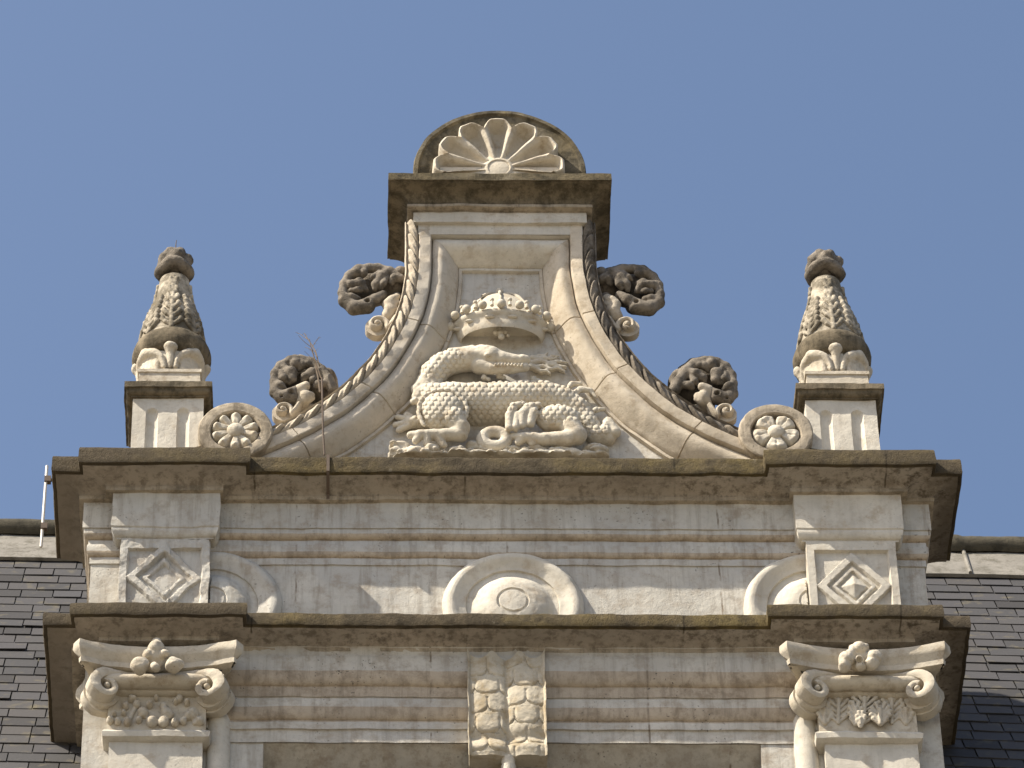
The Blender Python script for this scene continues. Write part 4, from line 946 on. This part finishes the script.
# ------------------------------------------------------------------ main roof behind
YR = .62; SL = math.radians(57); p0 = W(60, 735, YR)
nrm = np.array((0, -math.sin(SL), math.cos(SL)))
def WP(px, py): r = ray(px, py); return CAM + r * (((p0 - CAM) @ nrm) / (r @ nrm))
roof = thing('slate_roof', 'steep grey slate roof with rounded dark ridge behind the dormer', 'roof', (0, float(p0[1]), 10.0))
up = np.array((0, math.cos(SL), math.sin(SL)))
def su(p): return float((p - p0) @ up)
topL, topR = su(WP(40, 562)), su(WP(925, 578)); xl_, xr_ = WP(40, 562)[0], WP(925, 578)[0]
def tilt(x): return topL + (topR - topL) * (np.clip(x, -3.2, 3.2) - xl_) / (xr_ - xl_)
dS = (su(WP(40, 570)) - su(WP(40, 700))) / (130 / 7.75)
mb = MB(); rr = np.random.default_rng(5)
for k in range(44):
    x = -6.0 - rr.random() * .13
    lenw = .135
    while x < 6.0:
        w = lenw * rr.uniform(.85, 1.2)
        def edge(xx, kk):
            t = tilt(xx) - kk * dS
            if xx > 1.2: t -= .0022 * kk * min(xx - 1.2, 1.2) * 1.6
            return t
        x0, x1 = x + .0025, x + w - .0025; j = rr.uniform(-.003, .003, 4); lift = rr.uniform(.005, .009) + (.006 if rr.random() < .03 else 0); slip = .012 * rr.random() if rr.random() < .04 else 0
        def pt(xx, s_, n): return p0 * np.array((0, 1, 1)) + np.array((xx, 0, 0)) + up * s_ + nrm * n
        a = [pt(x0, edge(x0, k + 1) + j[0] - slip, lift), pt(x1, edge(x1, k + 1) + j[1] - slip * .7, lift + j[2] * .5), pt(x1, edge(x1, k) + .03, .001), pt(x0, edge(x0, k) + .03, .001)]
        b = [q - nrm * .0045 for q in a[:2]]
        mb.add(a + b, [(0, 1, 2, 3), (4, 5, 1, 0), (0, 3, 4), (1, 5, 2)]); x += w
mb.build('slates', M_slate, roof, smooth=False)
mb = MB(); pr_ = lambda x, s_, n: p0 * np.array((0, 1, 1)) + np.array((x, 0, 0)) + up * s_ + nrm * n
mb.add([pr_(-6, -4.5, -.012), pr_(6, -4.5, -.012), pr_(6, topR + .3, -.012), pr_(-6, topL + .3, -.012)], [(0, 1, 2, 3)])
mb.build('roof_deck', M_under, roof, smooth=False)
fb = su(WP(40, 541)) - su(WP(40, 562))
mb = MB(); xs = np.linspace(-6, 6, 121)
P = np.array([[pr_(x, tilt(x) + s_, n) for s_, n in ((-.005, .008), (-.005, .024), (.01, .026), (fb * .5, .024), (fb + .04, .022))] for x in xs]); mb.grid(P)
fl_ = mb.build('flashing', M_lead, roof, weather=.003)
mb = MB()
for x in np.arange(-5.4, 6, .62): xx = x + .07; mb.tube([pr_(xx, tilt(xx), .028), pr_(xx + .01, tilt(xx) + fb + .02, .028)], .009, 8)
mb.build('flashing_seam', M_lead, fl_)
rr_ = .062
mb = MB(); nA = 16; P = []
seg = .62; X = []
for x in np.arange(-6.0, 6.0, .02): X.append(x)
for x in X:
    c = pr_(x, tilt(x) + fb + .060, .022); ph = ((x - .07 + 60) % seg) / seg; r = rr_ * (1.10 if ph < .05 else 1.0)
    P.append([c + np.array((0, -math.cos(a) * r, math.sin(a) * r * .95)) for a in np.linspace(-.9, math.pi + .6, nA)])
mb.grid(np.array(P), flip=True); mb.build('ridge_cap', M_ridge, roof, weather=.003, wscale=9)
bkS = [pr_(x, tilt(x) + fb + .03, -.01) for x in (-6, 6)]
mb = MB(); b2 = [q + np.array((0, 3.0, -3.0 * math.tan(SL))) for q in bkS]; mb.add([bkS[0], bkS[1], b2[1], b2[0]], [(0, 3, 2, 1)]); mb.build('rear_slope', M_slate, roof, smooth=False)
# small roof of the dormer running back into the slope
mb = MB(); yr0 = .36
def yroof(z): return float(p0[1]) + (z - float(p0[2])) / math.tan(SL)
zt_ = zu_top - .03; zk = zu_top + .02
mb.add([(-XW + .04, .30, zt_), (XW - .04, .30, zt_), (XW - .04, yroof(zt_) + .1, zt_), (-XW + .04, yroof(zt_) + .1, zt_)], [(0, 1, 2, 3)])
mb.build('dormer_flat', M_lead, dormer, smooth=False)
mb = MB()
for s in (-1, 1): mb = MB(); mb.box(min(s * (XW - .05), s * (XW - .2)), max(s * (XW - .05), s * (XW - .2)), .5, yroof(zt_), ZB, zt_ - .004); mb.build('cheek', M_slate, dormer, smooth=False)
# the wall of the house under the roof
mb = MB(); mb.box(-6, 6, .35, 6.2, 0, ZB - .001)
tag(mb.build('house_wall', M_wall, None, smooth=False), 'pale limestone house wall standing beneath the slate roof and dormer', 'wall')

# ------------------------------------------------------------------ rod, weed stem and stain strip, dry weed
rod = thing('lightning_rod', 'thin pale metal rod clipped to the left end of the upper cornice', 'rod', tuple(W(41, 545, .30)))
mb = MB(); a, b = W(47, 466, .30), W(41, 547, .30); mb.tube([a, a * .5 + b * .5, b], .0062, 8); mb.build('shaft', M_metal, rod)
mb = MB()
for px, py in ((47.5, 480), (44, 527)):
    mb = MB(); c = W(px, py, .30); mb.box(c[0] - .012, c[0] + .014, c[1] - .012, c[1] + .012, c[2] - .014, c[2] + .014)
    if py < 500: mb.box(c[0] + .01, c[0] + .06, c[1] - .004, c[1] + .004, c[2] - .006, c[2] + .006)
    mb.build('clip', M_rust, rod, smooth=False)
strip = []
x_s = float(W(328, 470, -.16)[0])
for y, z in ((-.075, zu_top + .03), (-.075, zu_top + .004), (-CO - .002, zu_top + .004), (-CO - .005, zu_f - .002), (-CO + .008, zu_f - .01), (-.10, zu_f - .022), (-.058, zu_c + .01), (-.054, zu_c - .01)): strip.append((x_s, y, z))
mb = MB()
for a, b in zip(strip[:-1], strip[1:]):
    a = np.array(a); b = np.array(b); P = [a + (-.006, -.003, 0), a + (.006, -.003, 0), b + (.006, -.003, 0), b + (-.006, -.003, 0), a + (-.006, .006, 0), a + (.006, .006, 0), b + (.006, .006, 0), b + (-.006, .006, 0)]
    mb.add(P, [(0, 3, 2, 1), (0, 4, 7, 3), (1, 2, 6, 5)])
q = [W(324.5, 455, -.12), W(323, 430, -.135), W(322.5, 405, -.135), W(322, 378, -.13)]
mb.tube(q, .0038, 7); tag(mb.build('stem_and_stain_strip', M_rust), 'thin dark weed conductor running down the gable and over the cornice, left of the salamander', 'stem')  # a dry weed stem, carried on as a dark stain over the cornice
weed = MB(); random.seed(11)
def twig(p, d, L_, r, lev):
    pts = [np.array(p)]; d = np.array(d, float)
    for i in range(5): d = d + np.array([random.uniform(-.12, .12) for _ in range(3)]); d /= np.linalg.norm(d); pts.append(pts[-1] + d * L_ / 5)
    weed.tube(pts, np.linspace(r, r * .5, 6), 5)
    if lev:
        for i in (1, 2, 3, 4):
            dd = d + np.array((random.uniform(-.9, .9), random.uniform(-.5, .5), .15)); twig(pts[i], dd / np.linalg.norm(dd), L_ * random.uniform(.25, .42), r * .5, lev - 1)
twig(W(320, 392, -.10), (-.10, 0, 1), .22, .0042, 0); twig(W(319.5, 366, -.10), (-.10, 0, 1), .22, .0032, 2); twig(W(321, 378, -.10), (-.2, 0, 1), .2, .003, 1)
tag(weed.build('dry_weed', M_twig), 'dry leafless weed growing behind the lower left crocket of the gable', 'weed')
w2 = MB(); weed = w2; b = W(168, 253, .05); c = W(176, 252, .05); twig(b, (-.15, 0, 1), .045, .003, 0)
tag(w2.build('dry_twig', M_twig), 'shorter dry twig on top of the left finial', 'twig', 'dry twigs on the left finial')
weed = MB(); twig(c, (-.1, 0, 1), .06, .003, 0)
tag(weed.build('dry_twig', M_twig), 'taller dry twig on top of the left finial', 'twig', 'dry twigs on the left finial')
